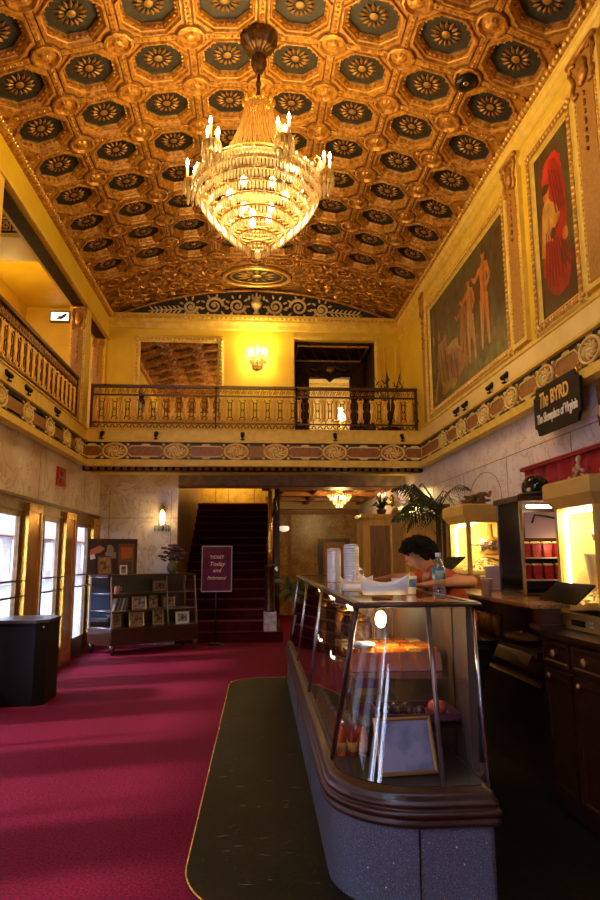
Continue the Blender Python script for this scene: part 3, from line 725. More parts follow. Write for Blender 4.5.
def crystal_sconce(name, c, d, label, power, scale=1., n=5, bulbs=True):
    """wall sconce: back plate, arms, bulbs and a crystal skirt; d = direction out from the wall"""
    c, d = Vector(c), Vector(d); s = scale; u = Vector((-d.y, d.x, 0))
    t = thing(name, c, label, 'wall lamp')
    a = MB(); a.ell(c, (.05 * s + .04 * s * abs(u.x), .05 * s + .04 * s * abs(u.y), .12 * s), 8, 6); a.tube([c + Vector((0, 0, -.05 * s)), c + d * .12 * s + Vector((0, 0, -.09 * s)), c + d * .16 * s], .012 * s, 6); a.build('back_plate', brass, t)
    ctr = c + d * .16 * s
    k = MB()
    for i in range(14):
        q = -pi / 2 + pi * i / 13
        for row in range(3):
            r = (.17 - .05 * row) * s; p = ctr + u * (r * sin(q)) + d * (r * cos(q) * .7) + Vector((0, 0, (.04 - .075 * row) * s))
            k.lathe(p + Vector((0, 0, -.075 * s)), [(.001, 0), (.012 * s, .03 * s), (.008 * s, .075 * s)], 5, 0, False)
    k.build('crystal_skirt', cryst, t)
    b = MB()
    for i in range(n):
        q = -pi / 2 + pi * i / max(1, n - 1)
        b.ell(ctr + u * (.12 * s * sin(q)) + d * (.10 * s * cos(q)) + Vector((0, 0, .10 * s)), (.022 * s, .022 * s, .045 * s), 8, 6)
    b.build('bulb', flame_m if bulbs else bulb_dim, t)
    lamp(name + '_light', ctr + d * .12 + Vector((0, 0, .12 * s)), power, WARM, .08, t)
    return t
crystal_sconce('wall_sconce', (.02, YU - .03, 5.12), (0, -1, 0), 'glowing crystal sconce on the yellow wall above the balcony', 60, 1.25)

dr = MB()
dr.box(.62, .73, YU + .12, 13.3, 3.3, 5.6, 0); dr.box(2.27, 2.38, YU + .12, 13.3, 3.3, 5.6, 0); dr.box(.62, 2.38, YU + .12, 13.3, 5.55, 5.7, 0)
dr.frame((.80, YU + .25, 5.55), (1, 0, 0), (0, 1, 0), (0, 0, -1), 1.4, 1.0, [(0, 0), (0, .03), (.03, .03), (.04, .0)], 1)
for i in range(6):
    x = .95 + i * .23; dr.tube([(x - .08, YU + .45, 5.535), (x, YU + .75, 5.52), (x + .08, YU + 1.05, 5.535)], .02, 5, 2)
dr.box(.62, 1.12, 13.2, 13.35, 3.3, 5.6, 0); dr.box(1.98, 2.38, 13.2, 13.35, 3.3, 5.6, 0); dr.box(1.12, 1.98, 13.2, 13.35, 5.22, 5.6, 0)
dr.prism([(-.28, .0), (-.2, -.05), (-.1, -.06), (0, -.14), (.1, -.06), (.2, -.05), (.28, 0)], (1.55, 13.18, 5.24), (1, 0, 0), (0, 0, 1), (0, -1, 0), 0, .05, 0)
for s in (-1, 1): dr.tube([(1.55 + s * q, 13.14, 5.38 + w) for q, w in ((.02, 0), (.1, .05), (.2, .0), (.3, -.03), (.42, -.02))], .03, 6, 2)
dr.ell((1.55, 13.14, 5.36), (.1, .05, .07), 10, 6, 1)
struct(dr.build('door_upper', [dark_brown, gold, bronze]), 'dark carved doorway opening off the balcony')
rm = MB(); rm.box(.3, 3.2, 17.0, 17.1, 3.3, 6.6); rm.box(.2, .3, 13.3, 17, 3.3, 6.6); rm.box(3.2, 3.3, 13.3, 17, 3.3, 6.6)
struct(rm.build('wall_upper_room', cream), 'cream wall of the room beyond the balcony doorway')
rm = MB(); rm.box(.2, 3.3, 13.35, 17, 6.3, 6.4); rm.ext([(17.0, 6.3), (16.8, 6.3), (16.9, 6.1), (17.0, 6.05)], 'x', .3, 3.2)
struct(rm.build('ceiling_upper_room', cream))
rm = MB(); rm.box(.2, 3.3, YU + .12, 17, 3.2, 3.3); struct(rm.build('floor_upper_room', carpet))
t = thing('table_lamp', (1.93, 14.5, 3.3), 'small glowing lamp seen through the balcony railing in the far doorway', 'lamp')
a = MB(); a.lathe((1.93, 14.5, 3.3), [(.22, 0), (.22, .04), (.05, .08), (.04, .75), (.25, .78), (.25, .82)], 12); a.build('stand', wood_dark, t)
a = MB(); a.lathe((1.93, 14.5, 4.12), [(.09, 0), (.10, .02), (.03, .05), (.05, .2), (.07, .3), (.02, .42), (.02, .52)], 10); a.build('lamp_body', brass, t)
a = MB(); a.lathe((1.93, 14.5, 4.58), [(.14, 0), (.12, .12), (.07, .28)], 12); a.build('lamp_shade', bulb_soft, t)
lamp('table_lamp_light', (1.93, 14.3, 4.95), 30, WARM, .08, t)

# plant on the balcony
t = thing('potted_plant', (2.32, YB + .55, 3.33), 'spiky potted plant behind the right end of the balcony railing', 'plant')
a = MB(); a.lathe((2.32, YB + .55, 3.33), [(.14, 0), (.20, .32), (.22, .34), (.20, .36), (.17, .34)], 12); a.build('pot', black, t)
a = MB(); rnd = random.Random(3)
for i in range(22):
    q = rnd.uniform(0, 6.28); sp_ = rnd.uniform(.08, .34); h = rnd.uniform(.55, 1.15)
    a.tube([(2.32, YB + .55, 3.66), (2.32 + sp_ * .4 * cos(q), YB + .55 + sp_ * .4 * sin(q), 3.66 + h * .6), (2.32 + sp_ * cos(q), YB + .55 + sp_ * sin(q) * .6, 3.66 + h)], [.012, .010, .002], 4)
    a.ell((2.32 + sp_ * .8 * cos(q), YB + .55 + sp_ * .6 * sin(q), 3.66 + h * .85), (.012, .010, .06), 5, 4, 0, Matrix.Rotation(rnd.uniform(-.8, .8), 3, 'Y'))
a.build('foliage', leaf, t)

# ------------------------------------------------------------------ murals on the right wall
def mural(name, label, y_far, w, z0, h, base, figures, frame_w=.13):
    t = thing(name, (XW - .02, y_far - w / 2, z0), label, 'painting')
    O = (XW, y_far, z0); U = (0, -1, 0); V = (0, 0, 1); Nn = (-1, 0, 0)
    a = MB(); a.frame(O, U, V, Nn, w, h, [(0, 0), (0, .035), (.02, .05), (frame_w - .03, .045), (frame_w - .015, .02), (frame_w, .018)], 0)
    a.frame((XW - .051, y_far - .03, z0 + .03), U, V, Nn, w - .06, h - .06, [(0, 0), (0, .003), (frame_w - .07, .003), (frame_w - .07, 0)], 2)
    i1 = frame_w * .45
    for z in (z0 + i1, z0 + h - i1): a.beads((XW - .05, y_far, z), (XW - .05, y_far - w, z), .06, (.020, .025, .030), 1)
    for y in (y_far - i1, y_far - w + i1): a.beads((XW - .05, y, z0), (XW - .05, y, z0 + h), .06, (.020, .030, .025), 1)
    a.build('gilt_frame', [cream, gold_lt, gold], t)
    mats = [base]; c = MB(); f = frame_w - .01
    c.flat([(f, f), (w - f, f), (w - f, h - f), (f, h - f)], (XW - .012, y_far, z0), U, V, 0)
    n = 0
    for poly, mt in figures:
        if mt not in mats: mats.append(mt)
        n += 1
        c.flat(poly, (XW - .0125 - .00006 * n, y_far, z0), U, V, mats.index(mt))
    c.build('painted_canvas', mats, t)
    return t
def blob(cx, cz, rx, rz, rot=0, n=14, wob=.12, seed=0):
    r = random.Random(seed + int(cx * 100) + int(cz * 37)); P = []
    for i in range(n):
        a = 2 * pi * i / n; k = 1 + r.uniform(-wob, wob); x, z = rx * cos(a) * k, rz * sin(a) * k
        P.append((cx + x * cos(rot) - z * sin(rot), cz + x * sin(rot) + z * cos(rot)))
    return P
def limb(x0, z0, x1, z1, w0, w1):
    d = sqrt((x1 - x0) ** 2 + (z1 - z0) ** 2); nx, nz = -(z1 - z0) / d, (x1 - x0) / d; ux, uz = (x1 - x0) / d, (z1 - z0) / d
    return [(x0 - ux * w0 * .5, z0 - uz * w0 * .5), (x0 + nx * w0, z0 + nz * w0), ((x0 + x1) / 2 + nx * (w0 + w1) * .52, (z0 + z1) / 2 + nz * (w0 + w1) * .52), (x1 + nx * w1, z1 + nz * w1), (x1 + ux * w1 * .7, z1 + uz * w1 * .7), (x1 - nx * w1, z1 - nz * w1), ((x0 + x1) / 2 - nx * (w0 + w1) * .48, (z0 + z1) / 2 - nz * (w0 + w1) * .48), (x0 - nx * w0, z0 - nz * w0)]
pm_dark = M('mural dark foliage paint', (.085, .062, .014), .5, noise=6, col2=(.045, .020, .006), lo=.38, hi=.62)
pm_green = M('mural grass paint', (.15, .125, .022), .5, noise=8, col2=(.07, .050, .010))
pm_flesh = M('mural flesh paint', (.56, .20, .040), .4, noise=9, col2=(.36, .10, .018))
pm_flesh2 = M('mural shadowed flesh paint', (.34, .11, .022), .4, noise=9, col2=(.20, .055, .012))
pm_tan = M('mural drapery paint', (.42, .24, .06), .4, noise=7, col2=(.24, .12, .03))
pm_sky = M('mural dusk green paint', (.095, .080, .020), .5, noise=5, col2=(.05, .038, .010))
pm_brown = M('mural brown paint', (.12, .045, .014), .4, noise=5, col2=(.05, .018, .006))
pm_red = M('mural red robe paint', (.42, .022, .010), .4, noise=7, col2=(.20, .008, .005))
pm_red2 = M('mural bright red paint', (.60, .035, .012), .4, noise=5, col2=(.42, .015, .008))
pm_yel = M('mural yellow blouse paint', (.62, .34, .07), .4, noise=9, col2=(.40, .18, .03))
pm_fold = M('mural dark red fold paint', (.16, .008, .006), .4)
pm_hair = M('mural dark hair paint', (.05, .018, .008), .4)
def figure(x, z, h, m1=pm_flesh, lean=0., arm=1):
    """standing figure painted with its feet at (x, z)"""
    k = h; P = []
    L = lambda a, b: (x + a * k + lean * b * k, z + b * k)
    def lm(a0, b0, a1, b1, w0, w1): (p, q), (r, s) = L(a0, b0), L(a1, b1); P.append((limb(p, q, r, s, w0 * k, w1 * k), m1))
    lm(-.045, .5, -.055, .27, .062, .045); lm(-.055, .27, -.07, .02, .045, .022); lm(.05, .5, .08, .27, .060, .042); lm(.08, .27, .11, .02, .042, .022)
    lm(0, .52, 0, .66, .085, .075); lm(0, .66, .0, .80, .075, .095)
    lm(.09, .80, .16, .64, .035, .028); lm(.16, .64, .05 if arm else .2, .56, .028, .02)
    lm(-.09, .80, -.22, .74, .035, .026); lm(-.22, .74, -.30, .80, .026, .018)
    lm(0, .82, .01, .88, .03, .028)
    c = L(.01, .925); P.append((blob(c[0], c[1], .048 * k, .06 * k, 0, 14, .05), m1)); c = L(.02, .955); P.append((blob(c[0], c[1], .055 * k, .042 * k), pm_hair))
    return P
f1 = [([(.12, 1.0), (3.16, 1.1), (3.16, 1.72), (.12, 1.72)], pm_sky), ([(.12, .12), (3.16, .12), (3.16, .55), (2.2, .5), (1.2, .42), (.12, .35)], pm_green)]
f1 += [(blob(.55, .95, .35, .75, 0, 18, .2), pm_brown), (blob(1.15, 1.25, .55, .4, .2, 18, .2), pm_dark), (blob(.4, 1.0, .08, .7), pm_dark), (blob(2.85, 1.2, .4, .5, 0, 18, .15), pm_dark)]
f1 += [(blob(1.0, .55, .55, .30, .2, 18, .15), pm_tan), (blob(1.35, .5, .3, .2, -.3), pm_flesh2), (limb(.8, .75, 1.3, .38, .12, .07), pm_flesh2), (limb(1.1, .7, 1.75, .45, .10, .05), pm_flesh2), (blob(.85, .95, .10, .12), pm_flesh2), (blob(.62, .75, .16, .3, .2), pm_tan)]
f1 += figure(1.62, .32, 1.05, pm_flesh2, .05) + figure(1.98, .32, 1.2, pm_flesh, -.04) + [(blob(1.95, .95, .10, .30), pm_tan)] + figure(2.45, .35, 1.30, pm_flesh, .03)
rnd = random.Random(31)
for i in range(60):      # loose brush strokes of foliage, drapery and earth
    u, v = rnd.uniform(.25, 2.95), rnd.uniform(.25, 1.45); mt = (pm_brown, pm_dark, pm_brown, pm_tan, pm_green)[rnd.randrange(5)]
    if u > 1.5 and mt is pm_tan: mt = pm_dark
    f1.insert(3, (blob(u, v, rnd.uniform(.05, .2), rnd.uniform(.03, .12), rnd.uniform(0, 3), 10, .25, i), mt))
for x_, z_, h_ in ((1.62, .32, 1.05), (1.98, .32, 1.2), (2.45, .35, 1.30)):
    for q in (-.03, .05): f1.append((limb(x_ + q * h_, z_ + .5 * h_, x_ + q * 1.4 * h_, z_ + .1 * h_, .010, .014), pm_flesh2))
    f1.append((limb(x_ + .05 * h_, z_ + .78 * h_, x_ + .04 * h_, z_ + .55 * h_, .03, .03), pm_flesh2))
for i in range(14): f1.append((limb(.5 + .07 * i, .85 - .02 * i + rnd.uniform(-.1, .1), .6 + .07 * i, .35 + rnd.uniform(-.05, .1), .02, .015), (pm_brown, pm_flesh2, pm_hair)[i % 3]))
f1 += [(blob(.45, .32, .2, .15), pm_brown), (limb(.3, .2, .5, .6, .05, .03), pm_tan)]
mural('wall_mural', 'large dark mural of standing nude figures in a gilt frame', 9.83, 3.30, 3.62, 1.86, pm_dark, f1)
f2 = [([(.12, .12), (.86, .12), (.86, .62), (.12, .40)], pm_hair), ([(.12, .40), (.86, .62), (.86, .65), (.12, .43)], pm_brown), (blob(.3, 1.2, .16, .5, 0, 18, .2), pm_brown), (blob(.47, 1.50, .20, .17, 0, 18, .12), pm_red2), (blob(.52, 1.25, .16, .35, 0, 18, .1), pm_red), (blob(.62, 1.1, .1, .3), pm_red)]
f2 += [(blob(.46, .74, .22, .36, .08, 20, .08), pm_red), (blob(.50, .46, .24, .22, 0), pm_red), (limb(.34, 1.0, .30, .55, .10, .12), pm_red), (blob(.37, 1.05, .14, .22, .1), pm_yel), (limb(.30, 1.15, .22, .8, .06, .035), pm_yel), (limb(.44, 1.15, .56, 1.0, .06, .03), pm_yel), (blob(.34, 1.33, .06, .08), pm_flesh), (blob(.33, 1.39, .075, .05), pm_hair), (blob(.22, .78, .04, .05), pm_flesh), (blob(.62, .62, .08, .12), pm_hair), (blob(.66, .78, .05, .07), pm_flesh)]
for i in range(9):
    x = .30 + .045 * i; f2.append((limb(x, .95 - .03 * i, x - .06 + .02 * i, .38 + .012 * i, .012, .020), pm_fold))
for i in range(4): f2.append((limb(.42 + .06 * i, 1.55 - .04 * i, .52 + .05 * i, 1.05, .010, .016), pm_fold))
f2 += [(limb(.37, 1.2, .36, .92, .012, .02), pm_tan), (limb(.56, 1.0, .40, .92, .03, .02), pm_flesh), (limb(.40, .90, .46, .88, .05, .05), pm_brown)]
mural('wall_mural', 'narrow mural of a seated woman in a red robe in a gilt frame', 5.96, .98, 3.60, 1.93, pm_dark, f2, .14)

# ------------------------------------------------------------------ grand chandelier
CX0, CY0 = -.03, 5.68
t = thing('chandelier', (CX0, CY0, 6.52), 'grand tiered crystal chandelier with lit candles hanging from the coffered ceiling', 'chandelier')
a = MB(); a.lathe((CX0, CY0, 0), [(.13, 6.56), (.165, 6.52), (.16, 6.47), (.12, 6.40), (.07, 6.36), (.045, 6.33), (.062, 6.30), (.070, 6.24), (.05, 6.18), (.022, 6.12)], 32, 0, False, .14); a.build('ceiling_canopy', bronze, t)
a = MB(); a.tube([(CX0, CY0, 6.14), (CX0, CY0, 5.80)], .018, 8); a.ell((CX0, CY0, 6.02), (.03, .03, .04), 10, 6); a.build('stem', bronze, t)
a = MB(); a.lathe((CX0, CY0, 5.78), [(.10, -.03), (.14, 0), (.13, .03), (.06, .05), (.03, .09)], 18)
for i in range(10):
    q = 2 * pi * i / 10; a.ell((CX0 + .14 * cos(q), CY0 + .14 * sin(q), 5.82), (.025, .025, .055), 6, 5)
a.build('crown', brass, t)
a = MB()
for i in range(44):
    q = 2 * pi * i / 44; P = []; R_ = []
    for k in range(17):
        u = k / 16; r = .13 + .27 * (u ** 1.6); P.append((CX0 + r * cos(q), CY0 + r * sin(q), 5.78 - .70 * u)); R_.append(.010 if k % 2 else .005)
    a.tube(P, R_, 4, 0, False, False)
a.build('bead_strands', crystal('amber bead strands', (.75, .48, .18)), t)
a = MB()
a.lathe((CX0, CY0, 0), [(.40, 5.10), (.42, 5.08), (.46, 5.09), (.47, 5.04), (.44, 5.02), (.40, 5.03), (.40, 5.10)], 40, 0)
a.tube([(CX0 + .57 * cos(2 * pi * i / 40), CY0 + .57 * sin(2 * pi * i / 40), 4.98) for i in range(40)], .018, 6, 0, True)
a.build('gilt_rim', gold_lt, t)
RT = [.585, .56, .52, .465, .40, .325, .25, .175, .10]
for k, r in enumerate(RT):
    z = 4.97 - .078 * k
    a = MB(); a.tube([(CX0 + r * cos(2 * pi * i / 40), CY0 + r * sin(2 * pi * i / 40), z) for i in range(40)], .012, 5, 0, True)
    n = max(10, int(2 * pi * r / .032))
    for i in range(n):
        q = 2 * pi * i / n; hh = .105 if k < 7 else .08
        a.lathe((CX0 + (r + .006) * cos(q), CY0 + (r + .006) * sin(q), z - hh), [(.001, 0), (.0125, .022), (.010, hh * .8), (.003, hh)], 4, 1, False)
    if k < 5:
        for i in range(0, n, 3):
            q = 2 * pi * i / n; a.ell((CX0 + (r + .02) * cos(q), CY0 + (r + .02) * sin(q), z - .012), (.018, .018, .022), 5, 4, 1, None, False)
    a.build('crystal_tier', [gold_lt, cryst], t)
a = MB(); a.ell((CX0, CY0, 4.255), (.035, .035, .04), 8, 6, 0, None, False); a.lathe((CX0, CY0, 4.18), [(.001, 0), (.02, .03), (.006, .06)], 6, 0, False); a.build('crystal_finial', cryst, t)
a = MB()
for i in range(6):
    q = 2 * pi * i / 6; a.ell((CX0 + .26 * cos(q), CY0 + .26 * sin(q), 4.86), (.035, .035, .05), 8, 6)
for i in range(3):
    q = 2 * pi * i / 3; a.ell((CX0 + .10 * cos(q), CY0 + .10 * sin(q), 4.62), (.03, .03, .045), 8, 6)
a.build('added_inner_bulbs', emis('added inner bulb glow', (1., .76, .42), 30), t)  # bulbs added inside the body so the crystal tiers glow
for i in range(6):
    q = radians(-10 + 60 * i); ux, uy = cos(q), sin(q)
    a = MB()
    a.tube([(CX0 + ux * r, CY0 + uy * r, z) for r, z in ((.46, 5.05), (.53, 4.96), (.58, 4.93), (.63, 4.97), (.63, 5.02))], .014, 6, 0)
    a.tube([(CX0 + ux * r, CY0 + uy * r, z) for r, z in ((.50, 5.06), (.56, 5.10), (.585, 5.17), (.56, 5.22), (.53, 5.19), (.545, 5.15))], .010, 5, 0)
    a.lathe((CX0 + ux * .63, CY0 + uy * .63, 5.01), [(.01, 0), (.075, .02), (.085, .035), (.02, .03)], 12, 0)
    arm = a.build('candle_arm', gold_lt, t)
    b = MB()
    for j in range(12):
        p = 2 * pi * j / 12
        b.lathe((CX0 + ux * .63 + .08 * cos(p), CY0 + uy * .63 + .08 * sin(p), 4.90), [(.001, 0), (.014, .03), (.009, .13)], 4, 0, False)
        if j % 2: b.lathe((CX0 + ux * .63 + .045 * cos(p), CY0 + uy * .63 + .045 * sin(p), 4.80), [(.001, 0), (.015, .03), (.008, .12)], 4, 0, False)
    b.build('crystal_drops', cryst, arm)
    for j in range(3):
        p = q + 2 * pi * j / 3 + .5; x, y = CX0 + ux * .63 + .055 * cos(p), CY0 + uy * .63 + .055 * sin(p); dz = (.05, .0, .015)[j]
        b = MB(); b.lathe((x, y, 5.03), [(.013, 0), (.013, .12 + dz)], 8, 0); b.lathe((x, y, 5.15 + dz), [(.011, 0), (.015, .015), (.011, .035), (.003, .065)], 8, 1)
        b.build('candle', [wax, flame_m], arm)
    lamp('chandelier_light', (CX0 + ux * .66, CY0 + uy * .66, 5.30), 46, WARM, .06, t)
for dz, pw_ in ((4.88, 32), (4.62, 10)): lamp('chandelier_added_light', (CX0, CY0, dz), pw_, (1, .62, .24), .2, t)  # light of the added inner bulbs

# ------------------------------------------------------------------ entrance doors along the left wall
hd = MB(); hd.box(-2.88, -2.79, -3.1, 12.0, 2.05, 2.235, 0); hd.box(-2.79, -2.765, -3.1, 12.0, 2.20, 2.235, 0); hd.box(-2.79, -2.775, -3.1, 12.0, 2.06, 2.08, 0)
struct(hd.build('trim_9', door_bronze), 'dark bronze header over the entrance doors')
def make_column(y):
    a = MB(); a.box(-2.86, -2.745, y - .26, y + .26, 0, 2.16)
    a.box(-2.745, -2.73, y - .26, y - .21, 0, 2.16); a.box(-2.745, -2.73, y + .21, y + .26, 0, 2.16); a.box(-2.745, -2.725, y - .26, y + .26, 0, .15)
    a.box(-2.745, -2.725, y - .26, y + .26, 2.06, 2.16)
    return a.build('pillar', brass, base=(-2.85, y, 0))
cols = [make_column(11.62)]
struct(cols[0], 'polished brass pier at the far end of the entrance doors')
labs = ['polished brass pier between the second and third entrance doors from the back', 'polished brass pier behind the black bin', 'brass pier at the left edge of the picture']
labs[0] = 'polished brass pier just left of the memorabilia case'
for k in range(1, 9):
    c = cols[0].copy(); COL.objects.link(c); c.location = (-2.85, 11.62 - 1.635 * k, 0); c['label'] = labs[k - 1] if k < 4 else 'brass pier beside the entrance doors'
def make_door(name, y):
    d = thing(name, (-2.88, y, 0), '', 'door'); d['kind'] = 'structure'
    a = MB(); x0, x1 = -2.85, -2.80; h = .555
    a.box(x0, x1, y - h, y - h + .07, 0, 2.06); a.box(x0, x1, y + h - .10, y + h, 0, 2.06); a.box(x0, x1, y - h, y + h, 0, .28); a.box(x0, x1, y - h, y + h, 1.99, 2.06)
    a.box(x0 - .01, x1 + .01, y - .30, y - .24, 0, 2.06); a.build('door_frame', door_bronze, d)
    g = MB(); g.box(-2.828, -2.822, y - h + .07, y - .30, .28, 1.99); g.box(-2.828, -2.822, y - .24, y + h - .10, .28, 1.99); g.build('door_glass', glass, d)
    for z in (1.24, 1.06):
        b = MB(); b.tube([(-2.75, y - h + .30, z), (-2.75, y + h - .06, z)], .012, 6); b.tube([(-2.81, y - h + .31, z), (-2.75, y - h + .31, z)], .01, 5); b.tube([(-2.81, y + h - .07, z), (-2.75, y + h - .07, z)], .01, 5)
        b.build('push_bar', bronze, d)
    return d
dl = {0: 'glazed bronze entrance door behind the memorabilia case', 1: 'glazed bronze entrance door between two brass piers left of the memorabilia case', 2: 'glazed bronze entrance door directly behind the black bin'}
d0 = make_door('door_1', 10.80); d0['label'] = dl[0]
for k in range(1, 9):
    d = dup(d0, (-2.88, 10.80 - 1.635 * k, 0)); d.name = 'door_%d' % (k + 1); d['label'] = dl.get(k, 'glazed bronze entrance door')
bb = MB(); bb.box(-2.8, -2.77, 11.9, 12.0, 0, .2); bb.box(-2.8, -1.4, 11.97, 12.0, 0, .2)
struct(bb.build('baseboard_back', white_mb), 'pale stone baseboard under the marble wall')

# outside: street, facade over the road, parked car
ex = MB(); ex.box(-30, -2.9, -14, 75, -.25, -.12)
struct(ex.build('street', M('concrete pavement', (.22, .21, .20), .8, noise=3)), 'bright pavement outside the entrance doors')
ob = thing('building', (-15, 8, -.12), 'pale facade across the street seen through the entrance doors', 'building')
a = MB(); a.box(-16, -15, -14, 75, -.12, 9.5); a.build('facade', M('pale stucco', (.34, .31, .29), .8, noise=.6, col2=(.20, .13, .10)), ob)
a = MB()
for i in range(25): a.box(-15, -14.96, -12 + 3.4 * i, -10.3 + 3.4 * i, .6, 2.6); a.box(-15, -14.96, -11.6 + 3.4 * i, -10.7 + 3.4 * i, 4.2, 6.2)
a.build('shop_window', M('shop window', (.10, .16, .22), .2), ob)
a = MB(); a.prism([(-15, 3.2), (-13.8, 2.9), (-13.8, 2.8), (-15, 2.8)], (0, -14, 0), (1, 0, 0), (0, 0, 1), (0, 1, 0), 0, 88); a.build('awning', M('rust awning', (.42, .14, .07), .7), ob)
cr = thing('car', (-8.5, 11.0, -.12), 'blue car parked outside the glass doors', 'car')
a = MB(); a.prism([(-2.1, .25), (2.1, .25), (2.15, .6), (1.3, .8), (.8, 1.3), (-1.0, 1.35), (-1.6, .85), (-2.1, .75)], (-8.5, 11.0, -.12), (0, 1, 0), (0, 0, 1), (1, 0, 0), -.85, .85); a.build('car_body', M('blue car paint', (.10, .20, .42), .25, .3), cr)
for s in (-1.3, 1.3):
    for q in (-.85, .75):
        a = MB(); a.prism([(.33 * cos(2 * pi * i / 16), .33 * sin(2 * pi * i / 16)) for i in range(16)], (-8.5 + q, 11.0 + s, .21), (0, 1, 0), (0, 0, 1), (1, 0, 0), 0, .1); a.build('wheel', black, cr)
a = MB(); a.prism([(1.15, .84), (.75, 1.26), (-.95, 1.3), (-1.45, .88)], (-8.5, 11.0, -.12), (0, 1, 0), (0, 0, 1), (1, 0, 0), -.86, .86); a.build('car_window', M('car window', (.03, .05, .07), .1), cr)

# fire alarm
t = thing('fire_alarm', (-2.8, 9.49, 2.51), 'red alarm box on the marble above the entrance doors', 'alarm')
a = MB(); a.box(-2.8, -2.765, 9.31, 9.68, 2.51, 2.77); a.build('housing', red_pack, t)
a = MB(); a.ell((-2.765, 9.50, 2.69), (.02, .10, .05), 10, 6); a.box(-2.765, -2.75, 9.40, 9.6, 2.55, 2.61); a.build('sounder', M('dark red grille', (.20, .02, .02), .4), t)

# trash bin
t = thing('trash_bin', (-2.49, 7.51, 0), 'black square bin with a slotted top at the left edge', 'bin')
def chamf(x0, x1, y0, y1, c): return [(x0 + c, y0), (x1 - c, y0), (x1, y0 + c), (x1, y1 - c), (x1 - c, y1), (x0 + c, y1), (x0, y1 - c), (x0, y0 + c)]
a = MB(); a.prism(chamf(-2.78, -2.20, 7.20, 7.82, .10), (0, 0, 0), (1, 0, 0), (0, 1, 0), (0, 0, 1), 0, .83); a.build('body', M('black brown laminate', (.0045, .0025, .002), .55, spec=.15), t)
a = MB(); a.prism(chamf(-2.79, -2.19, 7.19, 7.83, .10), (0, 0, 0), (1, 0, 0), (0, 1, 0), (0, 0, 1), .83, .86); a.build('lid', M('dark bin lid', (.030, .022, .016), .45), t)
a = MB(); a.prism([(-2.49 + .17 * cos(2 * pi * i / 16), 7.51 + .17 * sin(2 * pi * i / 16)) for i in range(16)], (0, 0, 0), (1, 0, 0), (0, 1, 0), (0, 0, 1), .86, .863); a.build('opening', black, t)
a = MB(); a.ell((-2.235, 7.245, .78), (.014, .014, .014), 8, 6); a.build('lock', steel, t)

# ------------------------------------------------------------------ memorabilia case
MP = Vector((-2.23, 10.68, 0)); ang = math.atan2(.50, .86); MT = Matrix.Translation(MP) @ Matrix.Rotation(ang, 4, 'Z')
WC, DC = 1.48, .56
mc = thing('display_case', MP, 'small dark wood glass-fronted memorabilia case by the marble wall', 'display case', rz=ang)
a = MB(); plan = [(0, 0), (WC, 0), (WC, DC), (-.20, DC)]; a.prism(plan, (0, 0, 0), (1, 0, 0), (0, 1, 0), (0, 0, 1), .14, .40); a.prism([(-.01, -.015), (WC + .01, -.015), (WC + .01, DC), (-.22, DC)], (0, 0, 0), (1, 0, 0), (0, 1, 0), (0, 0, 1), .36, .38)
a.build('base', wood_dark, mc, local=True)
for x, y in ((0, 0), (WC - .07, 0), (WC - .07, DC - .07), (-.18, DC - .08)):
    if 1:
        a = MB(); a.lathe((x + .035, y + .035, 0), [(.025, 0), (.035, .06), (.05, .145)], 8); a.build('leg', wood_dark, mc, local=True)
a = MB(); a.prism([(-.06, .12), (WC + .02, .12), (WC + .02, DC + .01), (-.21, DC + .01)], (0, 0, 0), (1, 0, 0), (0, 1, 0), (0, 0, 1), 1.20, 1.23); a.build('top', wood_dark, mc, local=True)
a = MB(); a.box(-.18, WC - .02, DC - .02, DC, .40, 1.20); a.build('back_panel', M('dark case lining', (.05, .028, .016), .6), mc, local=True)
def fy(z): return .01 + .13 * (z - .38) / .84      # leaning front
for z in (.66, .93):
    a = MB(); a.prism([(.02 - .4 * fy(z), fy(z) + .01), (WC - .02, fy(z) + .01), (WC - .02, DC - .02), (-.17, DC - .02)], (0, 0, 0), (1, 0, 0), (0, 1, 0), (0, 0, 1), z - .008, z); a.build('shelf', M('case shelf', (.16, .10, .06), .3), mc, local=True)
a = MB()
for x in (.0, WC - .025): a.prism([(fy(.38), .38), (fy(.38) + .035, .38), (fy(1.2) + .035, 1.2), (fy(1.2), 1.2)], (x, 0, 0), (0, 1, 0), (0, 0, 1), (1, 0, 0), 0, .025)
for x in (-.2, WC - .025): a.box(x, x + .025, DC - .03, DC, .38, 1.2)
a.tube([(.01, .01, .40), (-.19, DC, .40)], .012, 5); a.tube([(-.04, .13, 1.19), (-.19, DC, 1.19)], .012, 5)
for z in (.66, .93): a.tube([(.0 - .3 * fy(z), fy(z), z), (-.19, DC, z)], .008, 5)
a.prism([(fy(.38), .38), (fy(.38) + .02, .38), (fy(1.2) + .02, 1.2), (fy(1.2), 1.2)], (WC * .64, 0, 0), (0, 1, 0), (0, 0, 1), (1, 0, 0), 0, .015)
a.build('corner_posts', steel, mc, local=True)
a = MB(); a.add([(.02, fy(.4), .40), (WC - .02, fy(.4), .40), (WC - .02, fy(1.2), 1.2), (.02, fy(1.2), 1.2)], [(0, 1, 2, 3)]); a.build('front_glass', thin_glass('case front glass', (.96, .97, .98), .7), mc, local=True)
a = MB()
a.add([(0, fy(.4), .40), (-.195, DC, .40), (-.195, DC, 1.2), (-.05, fy(1.2), 1.2)], [(0, 1, 2, 3)])
a.build('side_glass', case_glass, mc, local=True); a = MB(); x = WC - .006; a.add([(x, fy(.4), .40), (x, DC, .40), (x, DC, 1.2), (x, fy(1.2), 1.2)], [(0, 1, 2, 3)])
a.build('side_glass', case_glass, mc, local=True)
def wpt(x, y, z): return MT @ Vector((x, y, z))
